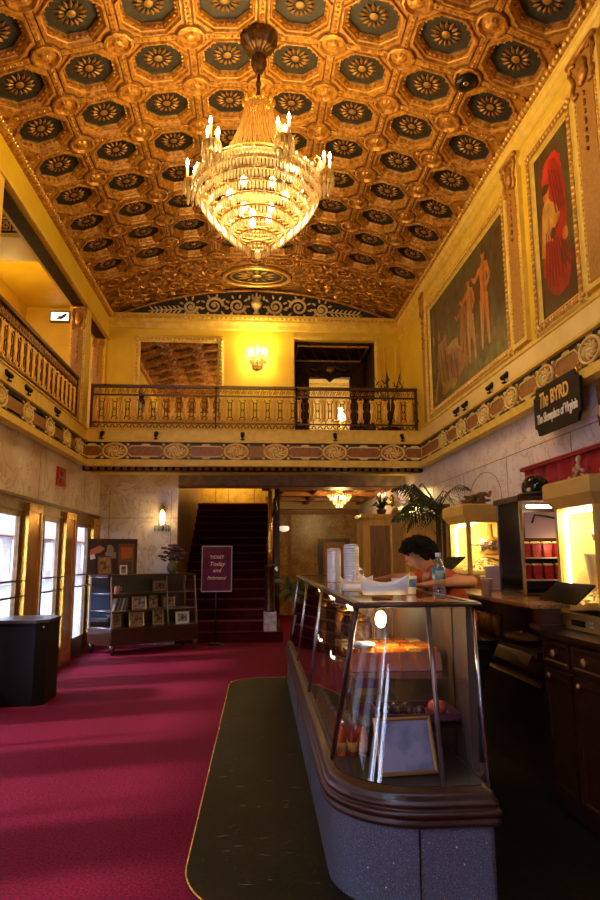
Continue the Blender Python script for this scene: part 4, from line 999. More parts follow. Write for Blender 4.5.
photo = [M('sepia photo', (.42, .28, .14), .4, noise=18, col2=(.05, .025, .012), lo=.42, hi=.58), M('grey photo', (.50, .48, .45), .4, noise=16, col2=(.06, .05, .05), lo=.42, hi=.58), M('amber photo', (.50, .26, .06), .4, noise=14, col2=(.08, .03, .01), lo=.4, hi=.6), M('brown photo', (.28, .12, .05), .4, noise=15, col2=(.03, .014, .008), lo=.4, hi=.6)]
f_gold = M('gold picture frame', (.50, .30, .09), .35, .5); f_white = M('white picture mat', (.78, .76, .72), .5); f_brown = M('brown picture frame', (.12, .05, .02), .4)
def picture(x, z, w, h, fm, pm, label, y=.30, lean=.12, group='framed pictures in the memorabilia case', name='framed_picture'):
    t = thing(name, wpt(x, y, z), label, 'picture', group, ang)
    a = MB(); R = Matrix.Rotation(-lean, 4, 'X'); a.T = R; b = w * .09
    a.frame((-w / 2, 0, 0), (1, 0, 0), (0, 0, 1), (0, -1, 0), w, h, [(0, -.012), (0, .010), (b * .5, .012), (b, .003)], 0); a.flat([(-w / 2, 0), (w / 2, 0), (w / 2, h), (-w / 2, h)], (0, .012, 0), (1, 0, 0), (0, 0, 1))
    a.build('picture_frame', fm, t, local=True)
    c = MB(); c.T = R; c.flat([(-w / 2 + b, b), (w / 2 - b, b), (w / 2 - b, h - b), (-w / 2 + b, h - b)], (0, -.002, 0), (1, 0, 0), (0, 0, 1), 0)
    i = b * 1.9; c.flat([(-w / 2 + i, i), (w / 2 - i, i), (w / 2 - i, h - i), (-w / 2 + i, h - i)], (0, -.0032, 0), (1, 0, 0), (0, 0, 1), 1)
    c.build('photograph', [f_white if fm is f_white else M('photo mat', (.34, .22, .11), .5), pm], t, local=True)
    return t
picture(.92, .93, .26, .20, f_brown, photo[3], 'brown framed picture on the top shelf of the memorabilia case', .33)
picture(.56, .66, .25, .21, f_gold, photo[1], 'wide gold framed photo on the middle shelf of the memorabilia case', .30)
picture(.82, .66, .17, .23, f_brown, photo[0], 'tall brown framed photo in the middle of the middle shelf of the memorabilia case', .34)
picture(1.08, .66, .24, .20, f_brown, photo[2], 'framed group photo at the right end of the middle shelf of the memorabilia case', .30)
picture(.17, .40, .17, .22, f_brown, photo[3], 'brown framed picture at the left end of the bottom shelf of the memorabilia case', .24)
picture(.50, .40, .26, .22, f_gold, photo[2], 'wide gold framed photo on the bottom shelf of the memorabilia case', .24)
picture(.88, .40, .19, .25, f_gold, photo[0], 'tall gold framed photo on the bottom shelf of the memorabilia case', .26)
picture(1.27, .40, .24, .20, f_white, photo[1], 'white framed photo leaning at the right end of the bottom shelf of the memorabilia case', .16, .10)
for i, (x, c, lb) in enumerate(((.10, (.40, .36, .30), 'leftmost of the leaning booklets, pale cover'), (.16, (.22, .20, .18), 'grey booklet second from the left on the middle shelf'), (.22, (.45, .42, .38), 'white booklet third from the left on the middle shelf'), (.28, (.16, .10, .07), 'brown booklet nearest the gold framed photo on the middle shelf'))):
    t = thing('booklet', wpt(x, .28, .66), lb, 'book', 'booklets on the middle shelf', ang)
    a = MB(); a.T = Matrix.Rotation(.25, 4, 'Y'); a.box(-.012, .012, -.07, .07, 0, .19); a.build('cover', M('booklet cover', c, .5), t, local=True)
    a = MB(); a.T = Matrix.Rotation(.25, 4, 'Y'); a.box(-.009, .009, -.066, .072, .004, .192); a.build('pages', white, t, local=True)
t = thing('souvenir_mug', wpt(.16, .28, .93), 'small pink mug on the top shelf of the memorabilia case', 'mug', None, ang)
a = MB(); a.lathe((0, 0, 0), [(.035, 0), (.045, .01), (.045, .12), (.038, .12), (.036, .02)], 14); a.build('cup', M('pink glaze', (.50, .20, .18), .3), t, local=True)
a = MB(); a.tube([(.04, 0, .10), (.075, 0, .09), (.075, 0, .05), (.04, 0, .035)], .007, 5); a.build('handle', M('pink glaze', (.50, .20, .18), .3), t, local=True)
# board and items on the case
t = thing('display_board', wpt(.12, .46, 1.23), 'dark upright display board with pictures on top of the memorabilia case', 'board', None, ang)
a = MB(); a.box(-.42, .42, -.01, .01, 0, .58); a.build('board', M('dark maroon board', (.05, .022, .02), .6), t, local=True)
a = MB(); a.box(-.42, .42, -.02, -.01, .56, .58); a.box(-.42, -.40, -.02, -.01, 0, .58); a.box(.40, .42, -.02, -.01, 0, .58); a.build('board_edging', wood_dark, t, local=True)
a = MB(); a.prism([(.10, .02), (.37, .02), (.37, .50), (.10, .50)], (0, 0, 0), (1, 0, 0), (0, 0, 1), (0, -1, 0), .012, .02, 0); a.flat([(.15, .24), (.33, .28), (.34, .44), (.14, .44)], (0, -.0205, 0), (1, 0, 0), (0, 0, 1), 1); a.flat([(.14, .05), (.33, .05), (.33, .2), (.14, .2)], (0, -.0205, 0), (1, 0, 0), (0, 0, 1), 2)
a.build('pinned_poster', [M('brown poster', (.20, .07, .03), .5), M('orange poster art', (.48, .12, .03), .5), M('dark poster art', (.10, .05, .03), .5)], t, local=True)
a = MB(); a.prism([(-.12, .26), (.06, .26), (.06, .36), (.02, .36), (.02, .42), (-.02, .48), (-.08, .48), (-.10, .42), (-.10, .36), (-.12, .36)], (0, 0, 0), (1, 0, 0), (0, 0, 1), (0, -1, 0), .012, .018); a.build('cut_out', M('grey card cut-out', (.42, .36, .30), .5, noise=25), t, local=True)
a = MB(); a.prism([(-.38, .30), (-.2, .36), (-.13, .42), (-.22, .47), (-.36, .40)], (0, 0, 0), (1, 0, 0), (0, 0, 1), (0, -1, 0), .012, .018, 0); a.prism([(-.36, .24), (-.28, .26), (-.3, .33), (-.37, .31)], (0, 0, 0), (1, 0, 0), (0, 0, 1), (0, -1, 0), .012, .02, 1); a.build('pinned_card', [M('salmon card', (.58, .20, .10), .5), white], t, local=True)
picture(-.03, 1.23, .22, .30, f_brown, photo[2], 'dark framed amber photo leaning against the display board on the memorabilia case', .33, .16, None)
picture(.28, 1.23, .12, .15, f_white, photo[2], 'small white framed photo in front of the display board on the memorabilia case', .33, .12, None)
t = thing('flower_vase', wpt(1.14, .34, 1.23), 'green vase of dusky purple flowers on the memorabilia case', 'vase', None, ang)
a = MB(); a.lathe((0, 0, 0), [(.05, 0), (.085, .05), (.095, .11), (.07, .17), (.05, .20), (.06, .22), (.045, .21)], 16); a.build('vase', M('green glaze', (.16, .17, .08), .25, noise=12), t, local=True)
a = MB(); b = MB(); rnd = random.Random(8)
for i in range(26):
    q = rnd.uniform(0, 6.28); r = rnd.uniform(.02, .24); h = rnd.uniform(.28, .50) - r * .35
    a.tube([(0, 0, .18), (r * .5 * cos(q), r * .4 * sin(q), .18 + (h - .18) * .7), (r * cos(q), r * .7 * sin(q), h)], .004, 4)
    a.ell((r * .8 * cos(q), r * .6 * sin(q), h - .05), (.04, .02, .015), 6, 4, 0, Matrix.Rotation(q, 3, 'Z'))
    for j in range(5):
        p = 2 * pi * j / 5; b.ell((r * cos(q) + .026 * cos(p), r * .7 * sin(q) + .026 * sin(p), h + .01), (.032, .032, .022), 6, 4)
a.build('stems', leaf, t, local=True); b.build('flowers', M('dusky purple petals', (.20, .09, .15), .6, noise=20, col2=(.06, .028, .05)), t, local=True)

# lantern sconce on marble
t = thing('wall_lantern', (-1.66, YL, 2.0), 'small lit lantern sconce with crystals on the marble wall above the flowers', 'wall lamp')
c = Vector((-1.66, YL - .10, 2.12))
a = MB(); a.box(-1.70, -1.62, YL - .02, YL, 1.98, 2.42); a.tube([(c.x, YL, 2.02), (c.x, YL - .10, 1.98), (c.x, YL - .10, 2.06)], .012, 6); a.lathe(c + Vector((0, 0, -.06)), [(.07, 0), (.075, .02), (.02, .03)], 8); a.lathe(c + Vector((0, 0, .22)), [(.065, 0), (.03, .06), (.008, .12)], 6)
for i in range(6): q = 2 * pi * i / 6; a.tube([c + Vector((.06 * cos(q), .06 * sin(q), -.05)), c + Vector((.06 * cos(q), .06 * sin(q), .23))], .006, 4)
a.build('lantern_frame', brass, t)
a = MB(); a.lathe(c + Vector((0, 0, -.03)), [(.035, 0), (.048, .06), (.045, .2), (.02, .25)], 10); a.build('lantern_bulb', bulb_soft, t)
a = MB()
for i in range(12):
    q = 2 * pi * i / 12; r = .13
    a.lathe(c + Vector((r * cos(q), r * sin(q) * .7, -.17)), [(.001, 0), (.016, .04), (.008, .11)], 5, 0, False)
a.tube([c + Vector((.13 * cos(2 * pi * i / 12), .09 * sin(2 * pi * i / 12), -.06)) for i in range(12)], .008, 5, 0, True)
a.build('crystal_drops', M('blue grey crystal', (.25, .32, .38), .15, .2), t)
lamp('lantern_light', c + Vector((-.02, -.16, .05)), 5, WARM, .05, t)

# ------------------------------------------------------------------ stair and hall behind
st = MB(); n = 16
for i in range(n):
    x0, x1 = -1.40, .40
    z = .1775 * (i + 1); y = 12.1 + .3 * i
    if i == 0: st.box(x0, .52, 12.08, 12.9, 0, z)
    else: st.box(x0, x1, y, 17.4, z - .1775, z)
    st.box(x0, .52 if i == 0 else x1, y - .02, y + .015, z - .022, z + .004, 1)
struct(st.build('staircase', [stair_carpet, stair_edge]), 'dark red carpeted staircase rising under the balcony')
sw = MB(); sw.box(-1.50, -1.40, YL + .15, 18, 0, 4.2)
struct(sw.build('wall_stair_left', tan_tile), 'tan wall on the left of the staircase')
sw = MB(); sw.box(.40, .50, 13.2, 18, 0, 4.2)
struct(sw.build('wall_stair_right', wood_dark), 'dark wall between the staircase and the hall')
sw = MB(); sw.box(-1.5, .5, 17.9, 18, 2.7, 4.2); 
for x in (-1.05, -.70, .0): sw.box(x, x + .02, 17.89, 17.9, 2.8, 4.2, 1)
sw.box(-1.5, .5, 17.89, 17.9, 2.95, 2.97, 1)
struct(sw.build('wall_landing', [marble('golden landing marble', (.62, .42, .08), (.25, .13, .02), 2.5, .3, .04), frieze_brown]), 'golden panelled wall lit at the top of the staircase')
sw = MB(); sw.box(-1.5, .5, 12.3, 18, 4.1, 4.2); sw.box(-1.5, .5, 12.15, 12.3, 2.9, 4.2)
struct(sw.build('ceiling_stair', paint), 'ceiling over the staircase')
sw = MB(); sw.box(-1.4, .4, 17.2, 17.9, 2.70, 2.84); struct(sw.build('floor_landing', stair_carpet))
t = thing('added_landing_lamp', (-.6, 17.3, 4.02), 'unseen lamp added over the stair landing', 'lamp')  # hidden lamp added to light the landing wall yellow
a = MB(); a.lathe((-.6, 17.3, 3.9), [(.02, 0), (.12, .03), (.15, .1), (.15, .2)], 14); a.build('bowl', bulb_soft, t); lamp('added_landing_light', (-.6, 17.2, 3.75), 60, WARM, .1, t)
# newel column
t = thing('newel_column', (.28, 12.22, .1775), 'slim bronze column on a white stone block at the foot of the stairs', 'column')
a = MB(); a.box(.17, .40, 12.11, 12.33, .178, .52); a.build('stone_block', white_mb, t)
a = MB(); a.lathe((.28, 12.22, 0), [(.10, .52), (.09, .56), (.085, 1.30), (.105, 1.33), (.105, 1.36)], 8); a.build('fluted_base', bronze, t)
a = MB(); a.lathe((.28, 12.22, 0), [(.05, 1.36), (.045, 1.6), (.06, 1.75), (.042, 1.9), (.038, 2.72)], 12); a.build('shaft', brass, t)
a = MB()
for s in (1,): a.tube([(.31, 12.22, 2.25), (.40, 12.22, 2.40), (.36, 12.22, 2.55), (.44, 12.22, 2.68), (.52, 12.22, 2.70)], .025, 6); a.tube([(.33, 12.22, 2.5), (.42, 12.22, 2.5), (.40, 12.22, 2.58)], .018, 5)
a.build('scroll_bracket', iron, t)
# hall
hw = MB(); hw.box(.3, 2.98, 17.5, 17.65, 0, 3.1, 0); hw.box(.9, 1.0, 17.48, 17.5, 0, 2.9, 1); hw.box(.5, 2.8, 17.47, 17.5, 2.62, 2.72, 1)
struct(hw.build('wall_hall', [burl, frieze_brown]), 'brown figured marble wall at the end of the hall')
hw = MB(); hw.box(.4, 2.9, 12.3, 17.6, 2.95, 3.05, 0)
for y in (13.2, 14.6, 16.0): hw.box(.5, 2.8, y, y + .18, 2.86, 2.95, 1)
for x in (.5, 1.3, 2.2, 2.7): hw.box(x, x + .12, 12.3, 17.5, 2.86, 2.95, 1)
hw.box(.5, 2.8, 17.2, 17.5, 2.75, 2.95, 2)
struct(hw.build('ceiling_hall', [dark_brown, frieze_brown, M('dim cream cornice', (.55, .36, .14), .5)]), 'dark coffered hall ceiling')
t = thing('doorway_panel', (2.05, 17.45, 0), 'orange brown doorway panel in the far hall wall', 'panel')
a = MB(); a.box(1.72, 2.55, 17.40, 17.5, 0, 1.98); a.build('panel_frame', wood_dark, t); a = MB(); a.box(1.84, 2.43, 17.38, 17.42, .1, 1.88); a.build('panel_face', M('orange wood', (.34, .13, .03), .4), t)
# hall chandelier
cx, cy = 1.83, 14.0
t = thing('hall_chandelier', (cx, cy, 2.95), 'small lit crystal chandelier in the hall under the balcony', 'chandelier')
a = MB(); a.lathe((cx, cy, 2.86), [(.05, 0), (.08, .05), (.09, .09)], 10); a.tube([(cx, cy, 2.88), (cx, cy, 2.8)], .01, 5); a.tube([(cx + .25 * cos(2 * pi * i / 20), cy + .25 * sin(2 * pi * i / 20), 2.84) for i in range(20)], .012, 5, 0, True); a.build('frame', brass, t)
for k in range(4):
    a = MB(); r = (.25, .20, .13, .06)[k]; z = 2.83 - .065 * k
    for i in range(int(r * 110)):
        q = 2 * pi * i / int(r * 110); a.lathe((cx + r * cos(q), cy + r * sin(q), z - .085), [(.001, 0), (.014, .03), (.008, .085)], 4, 0, False)
    a.build('crystal_tier', cryst, t)
a = MB()
for i in range(5): q = 2 * pi * i / 5; a.ell((cx + .1 * cos(q), cy + .1 * sin(q), 2.76), (.025, .025, .035), 8, 5)
a.build('bulbs', flame_m, t); lamp('hall_light', (cx, cy, 2.5), 70, WARM, .12, t)
# hall wall lamp
t = thing('hall_wall_lamp', (.50, 14.6, 2.05), 'small pale glass wall lamp in the hall beside the stair column', 'wall lamp')
a = MB(); a.lathe((.66, 14.6, 2.05), [(.02, 0), (.10, .03), (.12, .09), (.10, .12), (.05, .13)], 12); a.build('shade', M('pale glass shade', (.75, .70, .66), .3, emit=((1, .8, .6), .8)), t)
a = MB(); a.tube([(.50, 14.6, 2.10), (.60, 14.6, 2.12), (.66, 14.6, 2.06)], .014, 5); a.build('bracket', iron, t)
crystal_sconce('wall_sconce', (2.78, 13.05, 2.62), (-1, 0, 0), 'crystal wall sconce on the right marble wall, farther of the two by the hall', 1.5, 1.1, 4, False)
crystal_sconce('wall_sconce', (2.78, 11.5, 2.55), (-1, 0, 0), 'crystal wall sconce on the right marble wall, nearer of the two by the hall', 3, .8, 3, False)
# golden wooden booth and panelling at the right
t = thing('wooden_booth', (2.24, 12.1, 0), 'tall golden wood booth with a recessed door at the end of the hall', 'booth')
a = MB(); a.box(1.97, 2.50, 11.9, 12.6, 0, 2.26); a.box(1.94, 2.53, 11.87, 12.63, 2.20, 2.27); a.build('body', wood_gold, t)
a = MB(); a.box(2.10, 2.46, 11.885, 11.9, .1, 2.06); a.build('door', M('brown oak door', (.30, .15, .04), .4, noise=6, stretch=(6, 6, .6)), t)
t = thing('wood_partition', (2.62, 9.6, 0), 'bright golden wood partition behind the palm', 'partition')
a = MB(); a.box(2.50, 2.57, 10.9, 11.87, 0, 2.35); a.box(2.57, 2.74, 9.2, 11.5, 0, 2.2, 0)
for y in (9.3, 9.8, 10.3, 10.8): a.box(2.56, 2.575, y, y + .04, .1, 2.1)
a.build('panel', wood_gold, t); a = MB(); a.box(2.47, 2.78, 9.15, 11.88, 2.35, 2.40) if False else a.box(2.55, 2.76, 9.15, 11.5, 2.2, 2.24); a.build('cap_rail', wood_ledge, t)
t = thing('booth_plant', (2.36, 12.0, 2.27), 'small spiky plant on top of the wooden booth', 'plant')
a = MB(); a.lathe((2.36, 12.1, 2.27), [(.07, 0), (.10, .09), (.09, .10)], 10); a.build('pot', terracotta, t)
a = MB(); rnd = random.Random(4)
for i in range(26):
    q = rnd.uniform(0, 6.28); r = rnd.uniform(.1, .28); h = rnd.uniform(.05, .26)
    a.tube([(2.36, 12.1, 2.36), (2.36 + r * .5 * cos(q), 12.1 + r * .5 * sin(q), 2.38 + h), (2.36 + r * cos(q), 12.1 + r * sin(q), 2.36 + h * .7)], [.014, .012, .002], 4)
a.build('leaves', leaf, t)

# sign stand in front of the stairs
t = thing('sign_stand', (-.68, 11.85, 0), 'purple lettered poster sign on a thin floor stand in front of the stairs', 'sign')
a = MB(); a.lathe((-.68, 11.85, 0), [(.16, 0), (.16, .015), (.02, .03)], 16); a.tube([(-.68, 11.85, .02), (-.68, 11.85, 1.0)], .012, 6); a.build('stand', iron, t)
SM = basis((-.67, 11.83, 1.30), (cos(.05), sin(.05), 0), (0, .06, 1), (sin(.05), -cos(.05), .06))
a = MB(); a.T = SM; a.box(-.26, .26, -.39, .39, -.012, .0); a.build('poster_panel', M('maroon purple poster', (.15, .022, .065), .15, noise=3, col2=(.10, .014, .04)), t)
a = MB(); a.T = SM; a.frame((-.27, -.40, 0), (1, 0, 0), (0, 1, 0), (0, 0, 1), .54, .80, [(0, -.012), (0, .008), (.014, .008), (.018, 0)]); a.build('clear_holder', M('clear acrylic edge', (.45, .40, .50), .12), t)
poster_ink = M('cream poster lettering', (.72, .55, .42), .5)
for s_, z_, sz, wd, sh in (('TICKET', .20, .075, .25, 0), ('Today', .08, .10, .27, .3), ('and', -.03, .09, .15, .3), ('Performance!', -.16, .085, .33, .3)):
    text('lettering', s_, sz, poster_ink, SM @ Matrix.Translation((.0, z_, .001)), t, sh, .001, .001, wd)

# ------------------------------------------------------------------ snack counter
def sx(x, y): return x + .014 * (y - 3.2)
X0, X1, YF, YE = .31, 1.0, 2.98, 8.40
def outline(off, n=9):
    return [(sx(x, y), y) for x, y in rounded(X0 - off, X1 + off, YF - off, YE + off, (.40 + off, .03, .03, .22 + off), n)]
def loft(mb, levels, m=0, caps=True, smooth=True):
    rs = [[(x, y, z) for x, y in outline(o)] for o, z in levels]; n = len(rs[0]); b = [p for r in rs for p in r]
    fs = [(k * n + i, k * n + (i + 1) % n, (k + 1) * n + (i + 1) % n, (k + 1) * n + i) for k in range(len(rs) - 1) for i in range(n)]
    mb.add(b, fs, m, smooth)
    if caps: mb.add(rs[0] + rs[-1], [tuple(range(n - 1, -1, -1)), tuple(range(n, 2 * n))], m)
ct = thing('snack_counter', (.66, 5.6, .012), 'long glass-fronted snack counter with a rounded grey terrazzo base', 'counter')
a = MB(); loft(a, [(0, .012), (0, .36)], 0); 
for y in (4.5, 6.0, 7.5): a.box(sx(.308, y), sx(.312, y), y, y + .006, .03, .34, 1)
a.box(.655, .661, 2.977, 2.982, .03, .345, 1)
a.build('terrazzo_base', [granite, black], ct)
a = MB()
for i in range(14):
    q = (.40, .47, .52, .58, .70, .76, .82, .9, .95, .62, .73, .85, .45, .55)[i]; z = (.30, .28, .10, .26, .29, .07, .27, .06, .28, .06, .15, .20, .16, .2)[i]
    yy = YF if q > .71 else YF + .40 - sqrt(max(0, .16 - (.71 - q) ** 2)); a.ell((q, yy, z), (.006, .004, .006), 6, 4)
a.build('studs', steel, ct)
a = MB(); loft(a, [(.0, .345), (.016, .350), (.026, .362), (.026, .372), (.018, .380), (.018, .388), (.028, .394), (.030, .408), (.022, .418), (.014, .420), (.014, .428), (.020, .434), (.020, .446), (.010, .452), (.010, .462), (.004, .472), (.004, .480), (-.008, .488), (-.02, .494), (-.03, .50)], 0)
a.build('wood_moulding', wood_red, ct)
a = MB(); loft(a, [(-.035, .498), (-.035, .505)], 0, True, False); a.build('display_floor', M('case floor cloth', (.022, .014, .012), .7), ct)
ZT, ZB = 1.262, .502
def gtop(y): return Vector((sx(.435, y), y, ZT))
def gbot(y): return Vector((sx(.345, y), y, ZB))
corner_curve = [(X0 + .035 + .365 + .365 * cos(pi + .5 * pi * i / 12), YF + .035 + .365 + .365 * sin(pi + .5 * pi * i / 12), ZB) for i in range(13)]
YFt = 3.17
nb = len(corner_curve); bot = [Vector(p) for p in corner_curve]; bot[0] = Vector((.345, 3.46, ZB)); bot.append(Vector((.78, YF + .035, ZB)))
ntp = len(bot); top = [Vector((.435 + .345 * (i / (ntp - 1)) ** 1.15, YFt, ZT)) for i in range(ntp)]
a = MB(); a.add(top + bot, [(i, i + 1, ntp + i + 1, ntp + i) for i in range(ntp - 1)], 0, True); a.build('front_glass', case_glass, ct)
a = MB(); a.add([(.78, YFt, ZT), (1.0, YFt, ZT), (.985, YF + .035, ZB), (.78, YF + .035, ZB)], [(0, 1, 2, 3)]); a.build('front_glass', case_glass, ct)
cuts = [(3.17, 3.46), (4.95, 5.10), (6.5, 6.6), (7.95, 8.2)]
for (t0, b0), (t1, b1) in zip(cuts, cuts[1:]):
    a = MB(); a.add([gtop(t0), gtop(t1), gbot(b1), gbot(b0)], [(0, 1, 2, 3)]); a.build('side_glass', case_glass, ct)
def post(p, q, r=.012, m=steel): k = MB(); k.tube([p, q], r, 6); return k.build('glazing_post', m, ct)
post((.435, YFt, ZT), (.345, 3.46, ZB), .013, wood_red); post((.78, YFt - .004, ZT), (.78, YF + .03, ZB), .013, M('grey brown post', (.26, .19, .17), .25, .6)); post((1.0, YFt, ZT), (.985, YF + .035, ZB), .008)
for t0, b0 in cuts[1:]: post(gtop(t0), gbot(b0), .011)
tp = [(.418, 3.145), (1.03, 3.145), (sx(1.03, 8.0), 8.0), (sx(.418, 8.0), 8.0)]
a = MB(); k = .03
for (p, q) in ((tp[0], tp[1]), (tp[1], tp[2]), (tp[2], tp[3]), (tp[3], tp[0])):
    d = Vector((q[0] - p[0], q[1] - p[1], 0)); L = d.length; d.normalize(); nn = Vector((-d.y, d.x, 0))
    a.obox(Vector((p[0], p[1], 1.272)) + d * L / 2 + nn * .018, d * L / 2, nn * .018, (0, 0, .012))
    a.tube([Vector((p[0], p[1], 1.270)), Vector((q[0], q[1], 1.270))], .011, 6)
a.build('top_edge', wood_red, ct)
a = MB(); a.prism([(.44, 3.17), (1.0, 3.17), (sx(1.0, 7.97), 7.97), (sx(.44, 7.97), 7.97)], (0, 0, 0), (1, 0, 0), (0, 1, 0), (0, 0, 1), 1.268, 1.280); a.build('top_glass', thin_glass('counter top glass', (.82, .78, .68), 2.2), ct)
a = MB()
for y in (3.2, 3.45, 4.2, 5.0, 5.8, 6.6, 7.4): a.box(sx(.985, y), sx(1.01, y), y, y + (.26 if y < 3.4 else .77), .50, 1.265); a.box(sx(.975, y), sx(.985, y), y, y + .05, .50, 1.265)
a.build('sliding_back', M('brown sliding door wood', (.060, .024, .006), .6, noise=6, col2=(.04, .016, .006), stretch=(5, 5, .7), spec=.25), ct)
a = MB(); a.box(sx(.44, 8.1), sx(1.01, 8.1), 8.18, 8.22, .5, .9); a.build('end_panel', wood_dark, ct)
for z, xl in ((.915, .40), (.70, .385)):
    a = MB(); a.prism([(xl + .02, 3.30), (.97, 3.22), (sx(.97, 7.8), 7.8), (sx(xl, 7.8), 7.8), (xl, 3.5)], (0, 0, 0), (1, 0, 0), (0, 1, 0), (0, 0, 1), z - .008, z)
    a.build('glass_shelf', shelf_glass, ct)
for y, e in ((3.55, 4.5), (4.75, 16), (5.9, 20), (7.1, 20)):
    a = MB(); x = sx(.62, y); a.ell((x, y, 1.17), (.030, .030, .045), 10, 6, 0); a.lathe((x, y, 1.21), [(.02, 0), (.02, .05)], 8, 1); a.build('case_bulb', [emis('case bulb glow', (1, .78, .45), 40), brass], ct)
    lamp('counter_light', (x, y, 1.10), e * 1.3, (1, .66, .28), .04, ct)

# goods inside the counter
zs = .915
stripe = [M('orange candy wrap', (.60, .16, .02), .3), M('pink candy wrap', (.50, .17, .12), .3), M('gold candy wrap', (.66, .38, .06), .3)]
k0 = None
for i in range(11):
    x = .47 + .043 * i; y = 3.46 + .01 * (i % 2)
    if k0 is None:
        k0 = thing('candy_packet', (x, y, zs), '', 'candy', 'row of candy packets at the front of the upper shelf')
        a = MB(); a.T = Matrix.Rotation(-.35, 4, 'X'); a.prism([(-.02, 0), (.02, 0), (.024, .05), (.02, .095), (-.02, .095), (-.024, .05)], (0, 0, 0), (1, 0, 0), (0, 0, 1), (0, -1, 0), -.008, .008); a.build('wrapper', stripe[1], k0, local=True)
        a = MB(); a.T = Matrix.Rotation(-.35, 4, 'X'); a.prism([(-.022, .02), (.022, .055), (.022, .075), (-.022, .04)], (0, 0, 0), (1, 0, 0), (0, 0, 1), (0, -1, 0), -.009, .0095); a.build('stripe', stripe[0], k0, local=True)
        c = k0
    else: c = dup(k0, (x, y, zs))
    c['label'] = 'striped candy packet in the front shelf row, ' + ORD[i] + ' from the left'
k0 = None
for r in range(3):
    for i in range(6):
        x = .47 + .085 * i; y = 3.62 + .17 * r
        if k0 is None:
            k0 = thing('candy_carton', (x, y, zs), '', 'candy', 'candy cartons behind the front row on the upper shelf')
            a = MB(); a.box(-.035, .035, -.05, .05, 0, .10); a.build('carton', stripe[0], k0, local=True)
            a = MB(); a.box(-.036, .036, -.051, .051, .03, .065); a.build('carton_band', red_pack, k0, local=True); c = k0
        else: c = dup(k0, (x, y, zs))
        c['label'] = 'candy carton on the upper counter shelf, %s from left, %s row back' % (ORD[i], ORD[r])
        if (i + r) % 3 == 1:
            for ch in c.children:
                if ch.name.startswith('carton.') or ch.name == 'carton': ch.data = ch.data.copy(); ch.data.materials[0] = stripe[2]
t = thing('candy_bag', (.53, 3.60, 1.015), 'pale blue candy bag lying on the cartons near the bulb in the counter', 'candy')
a = MB(); a.ell((.53, 3.58, 1.035), (.07, .05, .02), 10, 6); a.build('bag', M('pale blue bag', (.28, .38, .52), .25), t); a = MB(); a.box(.455, .475, 3.53, 3.63, 1.03, 1.037); a.build('crimp', M('pale blue bag', (.28, .38, .52), .25), t)
# drinks along the left window
k0 = None
spots_b = [(.40 + .055 * c, 3.50 + .075 * r) for r in range(4) for c in range(3)] + [(.395, 3.86 + .13 * i) for i in range(6)]
for i, (x, y) in enumerate(spots_b):
    if k0 is None:
        k0 = thing('juice_bottle', (x, y, .505), '', 'bottle', 'juice bottles at the bottom left of the counter')
        a = MB(); a.lathe((0, 0, 0), [(.022, 0), (.025, .01), (.025, .085), (.021, .10), (.012, .125), (.011, .145)], 12); a.build('bottle', M('orange juice', (.70, .13, .01), .15), k0, local=True)
        a = MB(); a.lathe((0, 0, .02), [(.0257, 0), (.0257, .045)], 12); a.build('bottle_label', M('amber drink label', (.66, .30, .05), .4), k0, local=True)
        a = MB(); a.lathe((0, 0, .145), [(.014, 0), (.014, .018), (.012, .02)], 10); a.build('bottle_cap', silver, k0, local=True); c = k0
    else:
        c = dup(k0, (x, y, .505))
        if i % 3 == 1 or i > 13:
            b = [ch for ch in c.children if ch.name.startswith('bottle') and not ch.name.startswith('bottle_')][0]; b.data = b.data.copy(); b.data.materials[0] = M('red juice', (.42, .03, .02), .15)
    col = 'red' if (i and (i % 3 == 1 or i > 13)) else 'orange'
    c['label'] = (col + ' juice bottle, %s from the left in the %s row at the counter corner' % (ORD[i % 3], ORD[i // 3])) if i < 12 else (col + ' juice bottle along the left counter window, %s behind the corner bottles' % ORD[i - 12])
t = thing('framed_print', (.72, 3.22, .505), 'tilted framed blue grey print leaning at the front of the counter', 'picture')
FM = basis((.665, 3.16, .507), (.97, .10, 0), (-.05, .33, .94), (0.06, -.94, .33))
a = MB(); a.T = FM; a.frame((-.145, 0, 0), (1, 0, 0), (0, 1, 0), (0, 0, 1), .29, .25, [(0, -.012), (0, .01), (.010, .014), (.018, .004)]); a.flat([(-.145, 0), (.145, 0), (.145, .25), (-.145, .25)], (0, 0, -.012), (1, 0, 0), (0, 1, 0)); a.build('print_frame', f_gold, t)
a = MB(); a.T = FM; a.flat([(-.128, .017), (.128, .017), (.128, .233), (-.128, .233)], (0, 0, .003), (1, 0, 0), (0, 1, 0)); a.build('print', M('blue grey print', (.16, .17, .30), .12, noise=6, col2=(.30, .30, .42), lo=.45, hi=.6), t)
t = thing('fruit_tray', (.78, 3.42, .70), 'purple brown tray on the lower counter shelf holding the red apple', 'tray')
a = MB(); a.box(.56, .96, 3.28, 3.58, .70, .712, 0); a.box(.56, .96, 3.28, 3.29, .70, .745); a.box(.56, .57, 3.28, 3.58, .70, .745); a.box(.95, .96, 3.28, 3.58, .70, .745); a.box(.56, .96, 3.57, 3.58, .70, .745); a.build('tray', M('plum tray', (.10, .03, .05), .35), t)
t = thing('apple', (.86, 3.36, .713), 'shiny red apple on the tray in the counter', 'apple')
a = MB(); a.lathe((.86, 3.36, .713), [(.012, .003), (.030, 0), (.044, .02), (.048, .045), (.040, .072), (.022, .080), (.006, .070)], 14); a.build('apple_flesh', M('red apple skin', (.46, .03, .03), .2, noise=12, col2=(.55, .10, .05)), t); a = MB(); a.tube([(.86, 3.36, .782), (.865, 3.36, .80)], .003, 4); a.build('stem', wood_dark, t)
k0 = None
